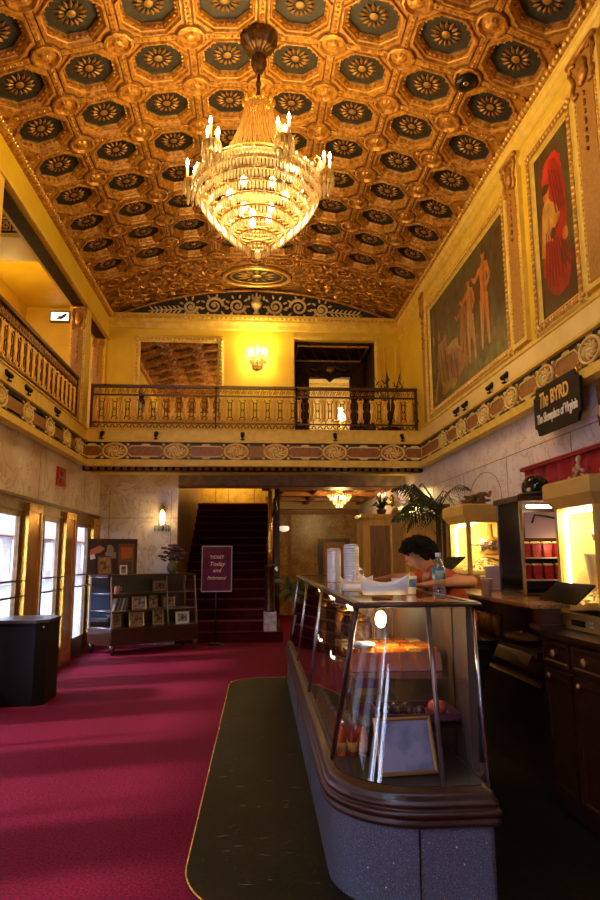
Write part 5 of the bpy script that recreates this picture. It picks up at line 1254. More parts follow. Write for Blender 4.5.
for i in range(7):
    x, y = .61 + .055 * (i % 4), 3.36 + .08 * (i // 4)
    if k0 is None:
        k0 = thing('chocolate_ball', (x, y, .712), '', 'candy', 'dark chocolate balls on the tray'); a = MB(); a.ell((0, 0, .028), (.027, .027, .028), 10, 7); a.build('chocolate', M('dark chocolate', (.06, .02, .012), .3, noise=40), k0, local=True); c = k0
    else: c = dup(k0, (x, y, .712))
    c['label'] = 'dark chocolate ball on the tray, %s from the left in the %s row' % (ORD[i % 4], 'front' if i < 4 else 'back')
k0 = None
for i in range(9):
    y = 4.3 + .38 * i
    if k0 is None:
        k0 = thing('sweet_jar', (sx(.62, y), y, .915), '', 'jar', 'dark sweet jars along the upper shelf'); a = MB(); a.lathe((0, 0, 0), [(.07, 0), (.08, .02), (.08, .14), (.06, .17)], 14); a.build('jar', M('plum sweets', (.20, .05, .05), .3, noise=50, col2=(.50, .25, .05)), k0, local=True); a = MB(); a.lathe((0, 0, .17), [(.065, 0), (.065, .03), (.02, .045)], 14); a.build('lid', brass, k0, local=True); c = k0
    else: c = dup(k0, (sx(.62, y), y, .915))
    c['label'] = 'plum coloured sweet jar on the upper counter shelf, %s from the near end' % ORD[i]
k0 = None
for i in range(8):
    y = 4.0 + .42 * i
    if k0 is None:
        k0 = thing('popcorn_bag', (sx(.6, y), y, .70), '', 'bag', 'brown snack bags on the lower shelf'); a = MB(); a.prism([(-.08, 0), (.08, 0), (.07, .15), (.085, .17), (-.085, .17), (-.07, .15)], (0, 0, 0), (1, 0, 0), (0, 0, 1), (0, -1, 0), -.04, .04); a.build('bag', M('tan snack bag', (.40, .20, .08), .4, noise=9), k0, local=True); a = MB(); a.box(-.06, .06, -.045, -.04, .04, .11); a.build('bag_label', M('plum label', (.20, .03, .08), .4), k0, local=True); c = k0
    else: c = dup(k0, (sx(.6, y), y, .70))
    c['label'] = 'tan snack bag on the lower counter shelf, %s from the near end' % ORD[i]

# things on the counter
ZC = 1.285
t = thing('water_bottle', (.895, 3.36, ZC), 'clear water bottle with a blue label on the near corner of the counter', 'bottle')
plastic = thin_glass('clear bottle plastic', (.86, .92, .95), 2.5)
a = MB(); a.lathe((.895, 3.36, ZC), [(.026, 0), (.032, .008), (.032, .045), (.029, .050), (.032, .055), (.029, .065), (.032, .072), (.032, .155), (.028, .17), (.014, .20), (.013, .215)], 16); a.build('bottle', plastic, t)
a = MB(); a.lathe((.895, 3.36, ZC + .10), [(.0335, 0), (.0335, .055)], 16); a.build('bottle_label', M('blue white label', (.05, .28, .48), .35, noise=22, col2=(.45, .50, .25), lo=.45, hi=.5), t)
a = MB(); a.lathe((.895, 3.36, ZC + .213), [(.015, 0), (.015, .018), (.013, .02)], 12); a.build('bottle_cap', white, t)
def cup_tower(x, y, h, r, lab):
    t = thing('cup_stack', (x, y, ZC), lab, 'cups')
    a = MB(); pr = []
    n = int(h / .016)
    for i in range(n): z = h * i / n; pr += [(r * .98, z), (r * 1.04, z + h / n * .55), (r * .97, z + h / n * .6)]
    pr.append((r * .9, h)); a.lathe((x, y, ZC), pr, 18); a.build('cups', silver, t)
    a = MB(); a.lathe((x, y, ZC + h), [(r * .9, 0), (r * .95, .008), (r * .5, .014)], 18); a.build('top_cup', M('pale cup rim', (.72, .70, .70), .4), t)
cup_tower(.60, 4.40, .285, .052, 'tall silver stack of paper cups on the counter, nearer of the two')
cup_tower(.655, 5.75, .275, .062, 'pale stack of paper cups farther down the counter')
def paper_tray(x, y, s, rz, lab):
    t = thing('paper_tray', (x, y, ZC), lab, 'paper hat', None, rz)
    a = MB(); N = 16; vs = []
    for i in range(N + 1):
        u = -1 + 2 * i / N; hl = .10 * s * (1 - .45 * (1 - u * u)) + .012
        w = .055 * s * sqrt(max(0, 1 - u ** 2)) + .004
        vs += [(u * .135 * s, -w * 1.25, hl * (.9 + .25 * u)), (u * .12 * s, -w * .6, .012), (u * .12 * s, w * .6, .012), (u * .135 * s, w * 1.25, hl * 1.1)]
    fs = [(k * 4 + j, k * 4 + j + 1, k * 4 + j + 5, k * 4 + j + 4) for k in range(N) for j in range(3)]
    a.add(vs, fs, 0, True); o = a.build('folded_paper', white, t, local=True)
    md = o.modifiers.new('thick', 'SOLIDIFY'); md.thickness = .003
    return t
paper_tray(.655, 3.56, 1.0, -.12, 'large folded white paper hat on the counter beside the bottle')
paper_tray(.575, 4.02, .78, .2, 'smaller folded white paper hat at the foot of the silver cup stack')
t = thing('drinking_cup', (.86, 3.82, ZC), 'small printed blue and white paper cup behind the water bottle', 'cup')
a = MB(); a.lathe((.86, 3.82, ZC), [(.028, 0), (.036, .10), (.038, .102), (.035, .098), (.027, .006)], 16); a.build('cup', white, t); a = MB(); a.lathe((.86, 3.82, ZC + .04), [(.0317, 0), (.0352, .045)], 16); a.build('print_band', M('blue print', (.06, .16, .36), .4), t)
t = thing('drinking_cup', (.795, 3.9, ZC), 'plain pale paper cup left of the printed cup on the counter', 'cup')
a = MB(); a.lathe((.795, 3.9, ZC), [(.024, 0), (.032, .085), (.034, .087), (.031, .083), (.023, .006)], 16); a.build('cup', M('pale grey cup', (.55, .58, .66), .5), t)
t = thing('napkin_holder', (.74, 5.15, ZC), 'small chrome napkin holder behind the silver cup stack', 'holder')
a = MB(); a.box(.68, .80, 5.10, 5.20, ZC, ZC + .01); a.tube([(.68, 5.10, ZC), (.68, 5.10, ZC + .12), (.80, 5.10, ZC + .12), (.80, 5.10, ZC)], .006, 5); a.tube([(.68, 5.2, ZC), (.68, 5.2, ZC + .12), (.80, 5.2, ZC + .12), (.80, 5.2, ZC)], .006, 5); a.build('wire_frame', steel, t); a = MB(); a.box(.70, .78, 5.12, 5.18, ZC + .01, ZC + .09); a.build('napkins', M('pink napkins', (.62, .34, .26), .7), t)

# palm behind the far end of the counter
def frond(L, droop, leaf_len, n=15, width=.011):
    k = MB(); P = []
    for i in range(n + 1):
        u = i / n; P.append(Vector((L * u * (1 - .25 * u * u), 0, L * (.75 * u - droop * u * u))))
    k.tube(P, [.008 * (1 - .8 * i / n) + .001 for i in range(n + 1)], 4)
    for i in range(3, n + 1):
        u = i / n; ll = leaf_len * (sin(pi * min(1, .15 + u * .85)) * .8 + .2)
        for s in (-1, 1):
            p = P[i]; d = Vector((.55, s * .8, -.25 - .3 * u)).normalized(); e = p + d * ll; e.z -= .25 * ll; m_ = p + d * ll * .5
            w = Vector((.6, -s * .4, 0)).normalized() * width
            k.add([p, m_ + w + Vector((0, 0, .004)), e, m_ - w], [(0, 1, 2, 3)], 0)
    return k
def palm(name, loc, lab, pot_h, pot_r, trunk, fr, seed, mats, cat='plant', span=(0, 360)):
    t = thing(name, loc, lab, cat); rnd = random.Random(seed); x, y, z = loc
    a = MB(); a.lathe((0, 0, 0), [(pot_r * .7, 0), (pot_r, pot_h * .9), (pot_r * 1.08, pot_h), (pot_r * .95, pot_h), (pot_r * .9, pot_h * .9)], 14); a.build('pot', terracotta, t, local=True)
    if trunk > pot_h:
        a = MB()
        for i in range(3): q = 2 * pi * i / 3; a.tube([(.04 * cos(q), .04 * sin(q), pot_h * .9), (.05 * cos(q), .05 * sin(q), trunk)], .022, 6)
        a.build('trunk', M('palm trunk', (.10, .055, .025), .7, noise=20), t, local=True)
    first = {}
    for i in range(fr):
        kind = i % 3; L, dr_, ll = [(.85, .62, .26), (.70, .85, .24), (.60, .30, .22)][kind]
        if kind not in first: f = frond(L * mats[1], dr_, ll * mats[1]).build('frond', mats[0], t, local=True); first[kind] = f
        else: f = first[kind].copy(); COL.objects.link(f); f.parent = t
        f.location = (0, 0, max(trunk, pot_h) + rnd.uniform(-.12, .08) * mats[1]); f.rotation_euler = (0, rnd.uniform(-.35, .25), radians(span[0] + (span[1] - span[0]) * i / fr) + rnd.uniform(-.2, .2))
    return t
palm('potted_palm', (2.33, 8.2, 0), 'tall potted palm behind the person by the right wall', .40, .22, 2.06, 22, 5, (leaf, 1.0), 'plant', (68, 292))
palm('floor_palm', (.64, 8.80, .0), 'low potted palm with drooping fronds at the far end of the snack counter', .34, .15, .95, 24, 9, (leaf_lt, .68))

# ------------------------------------------------------------------ snack stands along the right wall
bc = thing('back_counter', (2.2, 4.8, 0), 'dark mahogany back counter with brass-knobbed drawers along the right wall', 'counter')
a = MB(); a.box(1.76, 2.78, 2.2, 4.08, .08, 1.02); a.box(1.80, 2.78, 2.2, 4.08, .0, .08); a.build('cabinet', wood_dark, bc)
a = MB(); a.box(1.72, 2.79, 2.18, 4.10, 1.02, 1.05); a.build('worktop', wood_dark, bc)
for y0, y1 in ((3.72, 4.05), (3.36, 3.69), (3.0, 3.33), (2.64, 2.97)):
    a = MB(); a.box(1.735, 1.76, y0, y1, .86, 1.0); a.frame((1.735, y1, .86), (0, -1, 0), (0, 0, 1), (-1, 0, 0), y1 - y0, .14, [(0, 0), (0, .008), (.02, .008), (.028, 0)]); d = a.build('drawer', wood_red, bc)
    k = MB(); k.lathe((0, 0, 0), [(.001, .0), (.022, .004), (.024, .012), (.008, .016), (.008, .03)], 12); k.v = [(1.735 - (.03 - z), (y0 + y1) / 2 + x, .93 + y) for x, y, z in k.v]; k.build('knob', gold_lt, d)
    a = MB(); a.box(1.742, 1.76, y0, y1, .14, .83); a.frame((1.742, y1, .14), (0, -1, 0), (0, 0, 1), (-1, 0, 0), y1 - y0, .69, [(0, 0), (0, .008), (.04, .008), (.05, 0)]); d = a.build('cabinet_door', wood_dark, bc)
    k = MB(); k.ell((1.728, y1 - .06, .79), (.012, .012, .016), 8, 5); k.build('knob', gold_lt, d)
a = MB(); a.prism([(1.62, 3.92), (1.86, 3.92), (1.86, 4.20), (2.46, 4.20), (2.46, 6.75), (1.62, 6.75)], (0, 0, 0), (1, 0, 0), (0, 1, 0), (0, 0, 1), 1.185, 1.213); a.box(1.605, 1.62, 3.91, 6.76, 1.192, 1.207); a.build('ledge', wood_ledge, bc)
a = MB(); a.box(1.68, 1.80, 3.93, 4.05, 1.05, 1.185); a.box(1.66, 1.82, 3.92, 4.06, 1.06, 1.09); a.build('ledge_block', wood_red, bc); a = MB(); a.box(1.70, 1.8, 6.6, 6.7, .95, 1.185); a.build('ledge_block', wood_red, bc)
a = MB(); a.box(2.0, 2.78, 4.28, 6.75, .0, 1.185); a.box(1.72, 2.0, 4.12, 6.75, .86, .90)
a.prism([(1.70, .88), (1.66, .80), (1.78, .74), (1.74, .68), (1.98, .60), (2.0, .88)], (0, 0, 0), (1, 0, 0), (0, 0, 1), (0, 1, 0), 4.15, 6.75); a.box(1.85, 2.0, 4.12, 6.75, 0, .62); a.build('open_shelf_unit', wood_dark, bc)
k0 = None
for i in range(5):
    y = 5.55 - .13 * i
    if k0 is None:
        k0 = thing('glass_tumbler', (1.82, y, .90), '', 'glass', 'amber tumblers on the shelf under the oak ledge'); a = MB(); a.lathe((0, 0, 0), [(.034, 0), (.042, .16), (.039, .16), (.031, .01)], 14); a.build('tumbler', M('amber glass', (.55, .24, .05), .12), k0, local=True); a = MB(); a.lathe((0, 0, .155), [(.0425, 0), (.0425, .006)], 14); a.build('rim', brass, k0, local=True); c = k0
    else: c = dup(k0, (1.82, y, .90))
    c['label'] = 'amber tumbler under the oak ledge, %s from the far end of the row' % ORD[i]
t = thing('serving_dish', (1.84, 4.62, .90), 'brown oval dish under the oak ledge nearer than the tumblers', 'dish')
a = MB(); a.ell((1.84, 4.62, .937), (.10, .2, .034), 14, 6); a.build('dish', M('brown glaze', (.20, .08, .03), .3), t)
a = MB(); a.ell((1.84, 4.62, .965), (.02, .02, .02), 8, 6); a.build('knob', brass, t)

def popcorn_machine(y0, y1, x0, z0, z1, label, big=True):
    x1 = x0 + .55; t = thing('popcorn_machine', ((x0 + x1) / 2, (y0 + y1) / 2, z0), label, 'popcorn machine')
    zb = z0 + .10
    a = MB(); a.box(x0, x1, y0, y1, z0, zb); a.box(x0 - .01, x1, y0 - .01, y1 + .01, zb - .02, zb); a.build('base', pc_yellow, t)
    zh = z1 - .17
    for x in (x0, x1 - .035):
        for y in (y0, y1 - .035): a = MB(); a.box(x, x + .035, y, y + .035, zb, zh); a.build('corner_post', pc_yellow, t)
    a = MB(); e = .05; w0, w1, d0, d1 = x0, x1, y0, y1
    lv = [(0, zh), (.012, zh + .015), (.05, z1 - .10), (.05, z1 - .015), (.035, z1)]
    vs = []
    for o, z in lv: vs += [(x0 - o, y0 - o, z), (x1 + o * .3, y0 - o, z), (x1 + o * .3, y1 + o, z), (x0 - o, y1 + o, z)]
    fs = [(k * 4 + i, k * 4 + (i + 1) % 4, k * 4 + 4 + (i + 1) % 4, k * 4 + 4 + i) for k in range(4) for i in range(4)] + [(3, 2, 1, 0), (16, 17, 18, 19)]
    a.add(vs, fs); a.build('hood', pc_yellow, t)
    for ax in range(4):
        a = MB(); g = .012
        if ax == 0: a.box(x0 + g, x0 + g + .004, y0 + .035, y1 - .035, zb, zh)
        elif ax == 1: a.box(x0 + .035, x1 - .035, y0 + g, y0 + g + .004, zb, zh)
        elif ax == 2: a.box(x0 + .035, x1 - .035, y1 - g - .004, y1 - g, zb, zh)
        else: a.box(x1 - .02, x1 - .016, y0 + .035, y1 - .035, zb, zh)
        a.build('glass_panel' if ax < 2 else 'back_panel', glass if ax < 2 else M('warm cream back panel', (.80, .56, .20), .55), t)
    cx, cy = (x0 + x1) / 2 + .04, (y0 + y1) / 2
    a = MB(); a.lathe((cx, cy, zh - .30), [(.05, 0), (.11, .02), (.12, .13), (.10, .16), (.03, .18), (.02, .30)], 16); a.tube([(cx - .12, cy, zh - .2), (cx - .2, cy, zh - .2), (cx - .21, cy, zh - .14)], .01, 5); a.build('kettle', M('kettle steel', (.62, .50, .30), .25, .9), t)
    a = MB(); rnd = random.Random(int(y0 * 10)); N = 10; vs = []; 
    for i in range(N + 1):
        for j in range(N + 1):
            u, v = i / N, j / N; h = .06 + .10 * sin(pi * u) * sin(pi * v) + rnd.uniform(-.012, .012); vs.append((x0 + .04 + (x1 - x0 - .08) * u, y0 + .04 + (y1 - y0 - .08) * v, zb + h))
    a.add(vs, [(i * (N + 1) + j, (i + 1) * (N + 1) + j, (i + 1) * (N + 1) + j + 1, i * (N + 1) + j + 1) for i in range(N) for j in range(N)], 0, True)
    for i in range(160):
        u, v = rnd.random(), rnd.random(); h = .07 + .10 * sin(pi * u) * sin(pi * v); a.ell((x0 + .05 + (x1 - x0 - .1) * u, y0 + .05 + (y1 - y0 - .1) * v, zb + h), (.014, .012, .012), 5, 4)
    o = a.build('popcorn', popcorn_m, t); o['kind'] = 'stuff'
    a = MB(); a.tube([(x0 + .05, y1 - .05, zb + .12), (x0 + .05, y1 - .05, zh - .02)], .012, 6); a.tube([(x0 + .06, y0 + .06, zh - .02), (x0 + .06, y1 - .06, zh - .02)], .012, 6); a.build('tube_lamps', tube_m, t)
    lamp('machine_light', (x0 + .14, cy, zh - .08), 15, (1, .70, .30), .06, t)
    a = MB(); a.obox((x0 - .085, cy, zb + .125), (.062, 0, .052), (0, (y1 - y0) / 2 - .02, 0), (.004, 0, -.005)); a.build('serving_flap', black_gl, t)
    if big:
        a = MB(); a.box(x0 - .006, x0, y1 - .30, y1 - .14, z0 + .025, z0 + .06); a.build('vent', dark_brown, t)
        a = MB()
        for i in range(4): q = pi / 4 + pi * i / 2; a.ell((x0 - .003, y0 + .13 + .018 * cos(q), z0 + .045 + .018 * sin(q)), (.003, .013, .008), 8, 5, 0, Matrix.Rotation(q, 3, 'X'))
        a.build('white_emblem', white, t)
        for i, yy in enumerate((y1 - .17, y1 - .33)):
            a = MB(); a.lathe((x0 + .14, yy, zb + .10), [(.055, .26), (.045, .24), (.012, 0)][::-1], 14); a.build('paper_cone', M('paper cone', (.86, .74, .40), .6), t)
    return t
popcorn_machine(3.62, 4.13, 1.90, 1.055, 1.965, 'large yellow popcorn machine at the right edge of the picture')
popcorn_machine(5.88, 6.42, 1.90, 1.215, 1.975, 'smaller yellow popcorn machine farther down, behind the person', False)

# tall dark cabinet with cartons, helmet on top
t = thing('snack_cabinet', (2.15, 4.92, 1.215), 'tall dark glass cabinet with red cartons between the two popcorn machines', 'cabinet')
a = MB(); a.box(1.90, 2.45, 5.10, 5.13, 1.215, 1.93); a.box(2.42, 2.45, 4.68, 5.13, 1.215, 1.93); a.box(1.88, 2.47, 4.66, 5.15, 1.90, 1.94); a.box(1.90, 2.45, 4.68, 5.13, 1.215, 1.235); a.build('carcass', wood_dark, t)
a = MB(); a.box(1.90, 1.915, 4.70, 5.10, 1.235, 1.90); a.build('dark_side', black_gl, t)
a = MB(); a.box(1.895, 1.915, 4.67, 4.695, 1.22, 1.92); a.build('chrome_edge', steel, t); a = MB(); a.box(1.895, 1.92, 5.10, 5.13, 1.22, 1.92); a.build('chrome_edge', steel, t)
a = MB(); a.box(2.40, 2.42, 4.70, 5.10, 1.24, 1.90); a.build('lit_back', M('warm cream lining', (.78, .56, .28), .6), t)
for z in (1.33, 1.49):
    a = MB(); a.box(1.915, 2.42, 4.70, 5.10, z - .01, z); a.build('shelf', M('pale shelf', (.62, .48, .32), .4), t)
a = MB(); a.tube([(1.98, 4.74, 1.865), (2.36, 4.74, 1.865)], .012, 6); a.build('tube_lamp', tube_m, t); lamp('cabinet_light', (2.15, 4.78, 1.80), 2.2, (1, .72, .36), .04, t)
lamp('cabinet_lower_light', (2.15, 4.66, 1.55), .8, (1, .72, .36), .04, t)
a = MB(); a.box(1.95, 2.38, 4.72, 4.73, 1.63, 1.82, 0); a.tube([(2.0, 4.71, 1.74), (2.02, 4.70, 1.80), (2.1, 4.70, 1.79), (2.28, 4.70, 1.755)], .008, 5, 1); a.build('price_board', [M('cream price board', (.66, .42, .34), .5), black], t)
k0 = None
for r, z in enumerate((1.33, 1.49)):
    for i in range(5):
        x = 1.96 + .085 * i
        if k0 is None:
            k0 = thing('popcorn_box', (x, 4.78, z), '', 'popcorn box', 'red popcorn boxes in the dark cabinet')
            a = MB(); a.add([(-.026, -.02, 0), (.026, -.02, 0), (.026, .02, 0), (-.026, .02, 0), (-.036, -.026, .10), (.036, -.026, .10), (.036, .026, .10), (-.036, .026, .10)], [(3, 2, 1, 0), (4, 5, 6, 7), (0, 1, 5, 4), (1, 2, 6, 5), (2, 3, 7, 6), (3, 0, 4, 7)]); a.build('box', red_pack, k0, local=True)
            a = MB()
            for j in range(8): a.ell((-.024 + .016 * (j % 4), -.01 + .02 * (j // 4), .105), (.013, .012, .012), 5, 4)
            a.build('popcorn_top', popcorn_m, k0, local=True); c = k0
        else: c = dup(k0, (x, 4.78, z))
        c['label'] = 'red popcorn box on the %s shelf of the dark cabinet, %s from the left' % (('lower', 'upper')[r], ORD[i])
for i in range(4):
    c = dup(k0, (1.98 + .08 * (i % 2), 5.72 - .09 * (i // 2), 1.215 + .0), 'red popcorn box on the oak ledge, %s one in the %s row' % (('left', 'right')[i % 2], ('back', 'front')[i // 2]), None, 'red popcorn boxes on the oak ledge')
t = thing('menu_card', (2.0, 5.55, 1.215), 'pale pink card standing on the oak ledge beside the dark cabinet', 'card')
a = MB(); a.T = Matrix.Translation((2.0, 5.45, 1.216)) @ Matrix.Rotation(-.12, 4, 'X'); a.box(-.10, .10, -.004, .004, 0, .20); a.build('card', M('pink card', (.62, .44, .40), .5), t); a = MB(); a.box(1.95, 2.05, 5.46, 5.52, 1.216, 1.24); a.build('foot', M('pink card', (.62, .44, .40), .5), t)
t = thing('paper_cup', (1.72, 4.95, 1.215), 'cream paper cup on the oak ledge in front of the dark cabinet', 'cup')
a = MB(); a.lathe((1.72, 4.95, 1.215), [(.034, 0), (.045, .115), (.048, .118), (.044, .113), (.033, .006)], 16); a.build('cup', M('cream paper', (.74, .60, .46), .5), t)
t = thing('helmet', (2.10, 4.84, 1.94), 'black round helmet on top of the dark glass cabinet', 'helmet')
a = MB(); a.ell((2.10, 4.84, 2.018), (.10, .115, .10), 18, 12); a.build('shell', black_gl, t); a = MB(); a.tube([(2.10 + .12 * cos(q), 4.84 + .14 * sin(q), 1.965 + .008 * cos(q)) for q in [2 * pi * i / 24 for i in range(24)]], .016, 6, 0, True); a.build('brim', black, t); a = MB(); a.ell((2.02, 4.77, 1.99), (.02, .025, .02), 8, 6); a.build('gold_badge', gold_lt, t)
def garland(name, y0, y1, x, z, lab, seed):
    t = thing(name, (x, (y0 + y1) / 2, z), lab, 'garland'); rnd = random.Random(seed); a = MB(); b = MB()
    for i in range(46):
        y = y0 + (y1 - y0) * i / 45 + rnd.uniform(-.02, .02); R = Matrix.Rotation(rnd.uniform(0, 3), 3, 'Z') @ Matrix.Rotation(rnd.uniform(-1, 1), 3, 'X')
        a.ell((x + rnd.uniform(-.06, .06), y, z + .02 + rnd.random() * .09), (.045, .018, .012), 6, 4, 0, R)
        if i % 5 == 0: b.ell((x + rnd.uniform(-.05, .05), y, z + .09), (.02, .02, .02), 6, 4)
    a.build('leaves', M('bronze leaf', (.20, .11, .03), .5, noise=20), t); b.build('berries', M('copper berry', (.40, .16, .05), .4), t)
garland('leaf_garland', 5.85, 6.45, 2.10, 1.975, 'bronze leaf garland on top of the far popcorn machine', 2)
# red valance with flower swags on the wall
t = thing('red_valance', (2.72, 5.0, 2.1), 'red velvet valance on the marble wall above the popcorn machines', 'valance')
a = MB(); N = 70; vs = []
for i in range(N + 1):
    y = 6.5 - 3.6 * i / N; x = 2.74 - .018 * sin(i * 1.3); vs += [(x, y, 2.36), (x - .006 * sin(i * 1.3), y, 1.80)]
a.add(vs, [(2 * i, 2 * i + 2, 2 * i + 3, 2 * i + 1) for i in range(N)], 0, True); a.box(2.70, 2.8, 2.9, 6.52, 2.355, 2.385, 0); a.build('cloth', red_cloth, t)
a = MB(); a.tube([(2.695, 6.5, 2.385), (2.695, 2.9, 2.385)], .008, 5); a.build('gold_braid', M('pinkish braid', (.50, .10, .08), .5), t)
fl_m = M('cream silk flowers', (.66, .46, .32), .6, noise=30, col2=(.34, .18, .10))
def spray(y, z, s, lab, seed):
    t = thing('flower_spray', (2.64, y, z - .12 * s), lab, 'flowers'); rnd = random.Random(seed); a = MB(); b = MB()
    for i in range(30):
        q = rnd.uniform(0, 6.28); r = .20 * s * sqrt(rnd.random()); a.ell((2.66 + rnd.uniform(-.04, .02), y + r * cos(q) * 1.1, z + r * sin(q) * .75), (.02, .028 * s, .026 * s), 6, 4)
    for i in range(12):
        q = rnd.uniform(0, 6.28); b.tube([(2.68, y, z - .05), (2.66, y + .22 * s * cos(q), z + .17 * s * sin(q))], [.008, .003], 4)
    a.ell((2.65, y, z + .19 * s), (.025, .035 * s, .045 * s), 8, 6)
    a.build('petals', fl_m, t); b.build('twigs', M('brown twig', (.16, .08, .04), .6), t)
spray(5.20, 2.13, .85, 'small cream flower spray on the red valance, left one', 1)
spray(4.55, 2.20, 1.2, 'larger cream flower spray on the red valance, right one', 2)

# hanging name sign
sg = thing('hanging_sign', (2.60, 5.44, 2.82), 'black hanging sign lettered in gold and white below the right frieze', 'sign')
h = .22; w = .435; n_ = .07
poly = [(-w + n_, -h), (w - n_, -h), (w - n_, -h + .01), (w - .045, -h + .06), (w, -h + .08), (w, h - .08), (w - .045, h - .06), (w - n_, h), (-w + n_, h), (-w + .045, h - .06), (-w, h - .08), (-w, -h + .08), (-w + .045, -h + .06)]
SB_ = basis((2.60, 5.44, 2.82), (0, -1, 0), (0, 0, 1), (-1, 0, 0))
a = MB(); a.prism(poly, (2.60, 5.44, 2.82), (0, -1, 0), (0, 0, 1), (-1, 0, 0), -.03, 0); a.build('sign_board', M('black sign enamel', (.010, .007, .007), .6, spec=.2), sg)
ink_g = M('gold sign lettering', (.85, .52, .10), .4); ink_w = M('white sign lettering', (.85, .80, .74), .5)
text('lettering', 'The', .20, ink_g, SB_ @ Matrix.Translation((-.225, .085, .002)), sg, .25, .003, .002, .17)
text('lettering', 'BYRD', .17, ink_g, SB_ @ Matrix.Translation((.085, .085, .002)), sg, 0, .004, .002, .33)
text('lettering', 'The Showplace of Virginia', .12, ink_w, SB_ @ Matrix.Translation((-.0, -.075, .002)), sg, .25, .003, .002, .76)
a = MB()
for y in (5.80, 5.06): a.tube([(2.615, y, 2.98), (2.615, y, 3.06), (2.70, y, 3.06)], .010, 6)
a.build('hanger', brass, sg)
t = thing('bracket_ornament', (2.76, 4.98, 2.55), 'gold bracket on the marble just right of the hanging sign', 'bracket')
a = MB(); a.prism([(0, 0), (.05, .02), (.07, .12), (.03, .2), (.06, .36), (.0, .42), (-.05, .36), (-.03, .2), (-.06, .12), (-.04, .02)], (2.80, 4.98, 2.52), (0, -1, 0), (0, 0, 1), (-1, 0, 0), 0, .05); a.build('plaque', brass, t)
a = MB(); a.ell((2.745, 4.98, 2.66), (.02, .035, .05), 8, 6); a.build('boss', gold_lt, t)

# ------------------------------------------------------------------ person leaning on the counter
def skin_mesh(name, V_, E_, R_, mat, parent, sub=2):
    me = bpy.data.meshes.new(name); me.from_pydata(V_, E_, []); o = bpy.data.objects.new(name, me); COL.objects.link(o)
    o.modifiers.new('skin', 'SKIN'); 
    if not me.skin_vertices: me.skin_vertices.new() if hasattr(me.skin_vertices, 'new') else None
    sv = me.skin_vertices[0].data
    for i, r in enumerate(R_): sv[i].radius = (r, r) if not isinstance(r, tuple) else r
    sv[0].use_root = True
    sb = o.modifiers.new('sub', 'SUBSURF'); sb.levels = sb.render_levels = sub
    dg = bpy.context.evaluated_depsgraph_get(); dg.update()
    m2 = bpy.data.meshes.new_from_object(o.evaluated_get(dg)); bpy.data.objects.remove(o)
    m2.name = name; m2.materials.clear(); m2.materials.append(mat)
    for p in m2.polygons: p.use_smooth = True
    m2.transform(Matrix.Translation(-parent.location))
    q = bpy.data.objects.new(name, m2); COL.objects.link(q); q.parent = parent; return q
ps = thing('person', (1.43, 4.62, .0), 'person with short dark curly hair in an orange red top leaning over the snack counter', 'person')
class G:
    def __init__(s): s.v = []; s.e = []; s.r = []
    def n(s, p, r, par=None):
        s.v.append(p); s.r.append(r)
        if par is not None: s.e.append((par, len(s.v) - 1))
        return len(s.v) - 1
g = G(); pv = g.n((1.43, 4.62, .93), .13)
sp1 = g.n((1.39, 4.62, 1.06), .12, pv); sp2 = g.n((1.32, 4.62, 1.20), .125, sp1); ch = g.n((1.25, 4.62, 1.32), .11, sp2)
nk = g.n((1.18, 4.615, 1.415), .052, ch); h0 = g.n((1.13, 4.61, 1.475), .078, nk); h1 = g.n((1.105, 4.605, 1.53), .088, h0); h2 = g.n((1.11, 4.605, 1.575), .060, h1)
jw = g.n((1.055, 4.60, 1.468), .050, h0); cn = g.n((1.035, 4.60, 1.435), .028, jw)
ns = g.n((1.022, 4.60, 1.495), .016, h1)
def arm(pts, hand_dir, par):
    k = par
    for p, r in pts: k = g.n(p, r, k)
    hd_ = Vector(pts[-1][0]); d = Vector(hand_dir).normalized(); s = Vector((-d.y, d.x, 0)).normalized()
    pm = g.n(tuple(hd_ + d * .055), (.030, .018), k)
    for j, (off, ln) in enumerate(((-.030, .062), (-.010, .075), (.010, .070), (.029, .052))):
        b = hd_ + d * .08 + s * off; f1_ = g.n(tuple(b), .0095, pm); f2_ = g.n(tuple(b + d * ln * .55 + Vector((0, 0, .008))), .0085, f1_); g.n(tuple(b + d * ln + Vector((0, 0, -.006))), .007, f2_)
    b = hd_ + d * .03 - s * .035; f1_ = g.n(tuple(b), .011, k); g.n(tuple(b + d * .045 - s * .02), .009, f1_)
shn = g.n((1.25, 4.45, 1.345), .062, ch); arm([((1.36, 4.38, 1.325), .048), ((1.415, 4.32, 1.335), .042), ((1.25, 4.24, 1.335), .038), ((1.09, 4.20, 1.325), .026)], (-1, -.15, -.05), shn)
shf = g.n((1.22, 4.79, 1.345), .062, ch); arm([((1.12, 4.88, 1.34), .048), ((1.00, 4.92, 1.335), .042), ((.90, 4.86, 1.325), .034), ((.80, 4.78, 1.318), .026)], (-.9, -.4, -.05), shf)
for dy in (-.10, .10):
    a_ = g.n((1.44, 4.62 + dy, .86), .095, pv); b_ = g.n((1.41, 4.62 + dy, .50), .062, a_); c_ = g.n((1.46, 4.62 + dy, .10), .042, b_); d_ = g.n((1.41, 4.62 + dy, .045), .040, c_); g.n((1.29, 4.62 + dy, .035), .032, d_)
skin_mesh('body', g.v, g.e, g.r, skin, ps)
for dy in (-.10, .10):
    a = MB(); a.ell((1.37, 4.62 + dy, .05), (.14, .052, .05), 12, 8); a.build('shoe', black, ps)
g = G(); pv = g.n((1.42, 4.62, .95), .150); a1 = g.n((1.39, 4.62, 1.06), .140, pv); a2 = g.n((1.32, 4.62, 1.20), .142, a1); a3 = g.n((1.25, 4.62, 1.325), .122, a2); a4 = g.n((1.195, 4.617, 1.392), .072, a3)
q = g.n((1.25, 4.45, 1.350), .078, a3); q = g.n((1.33, 4.40, 1.338), .064, q)
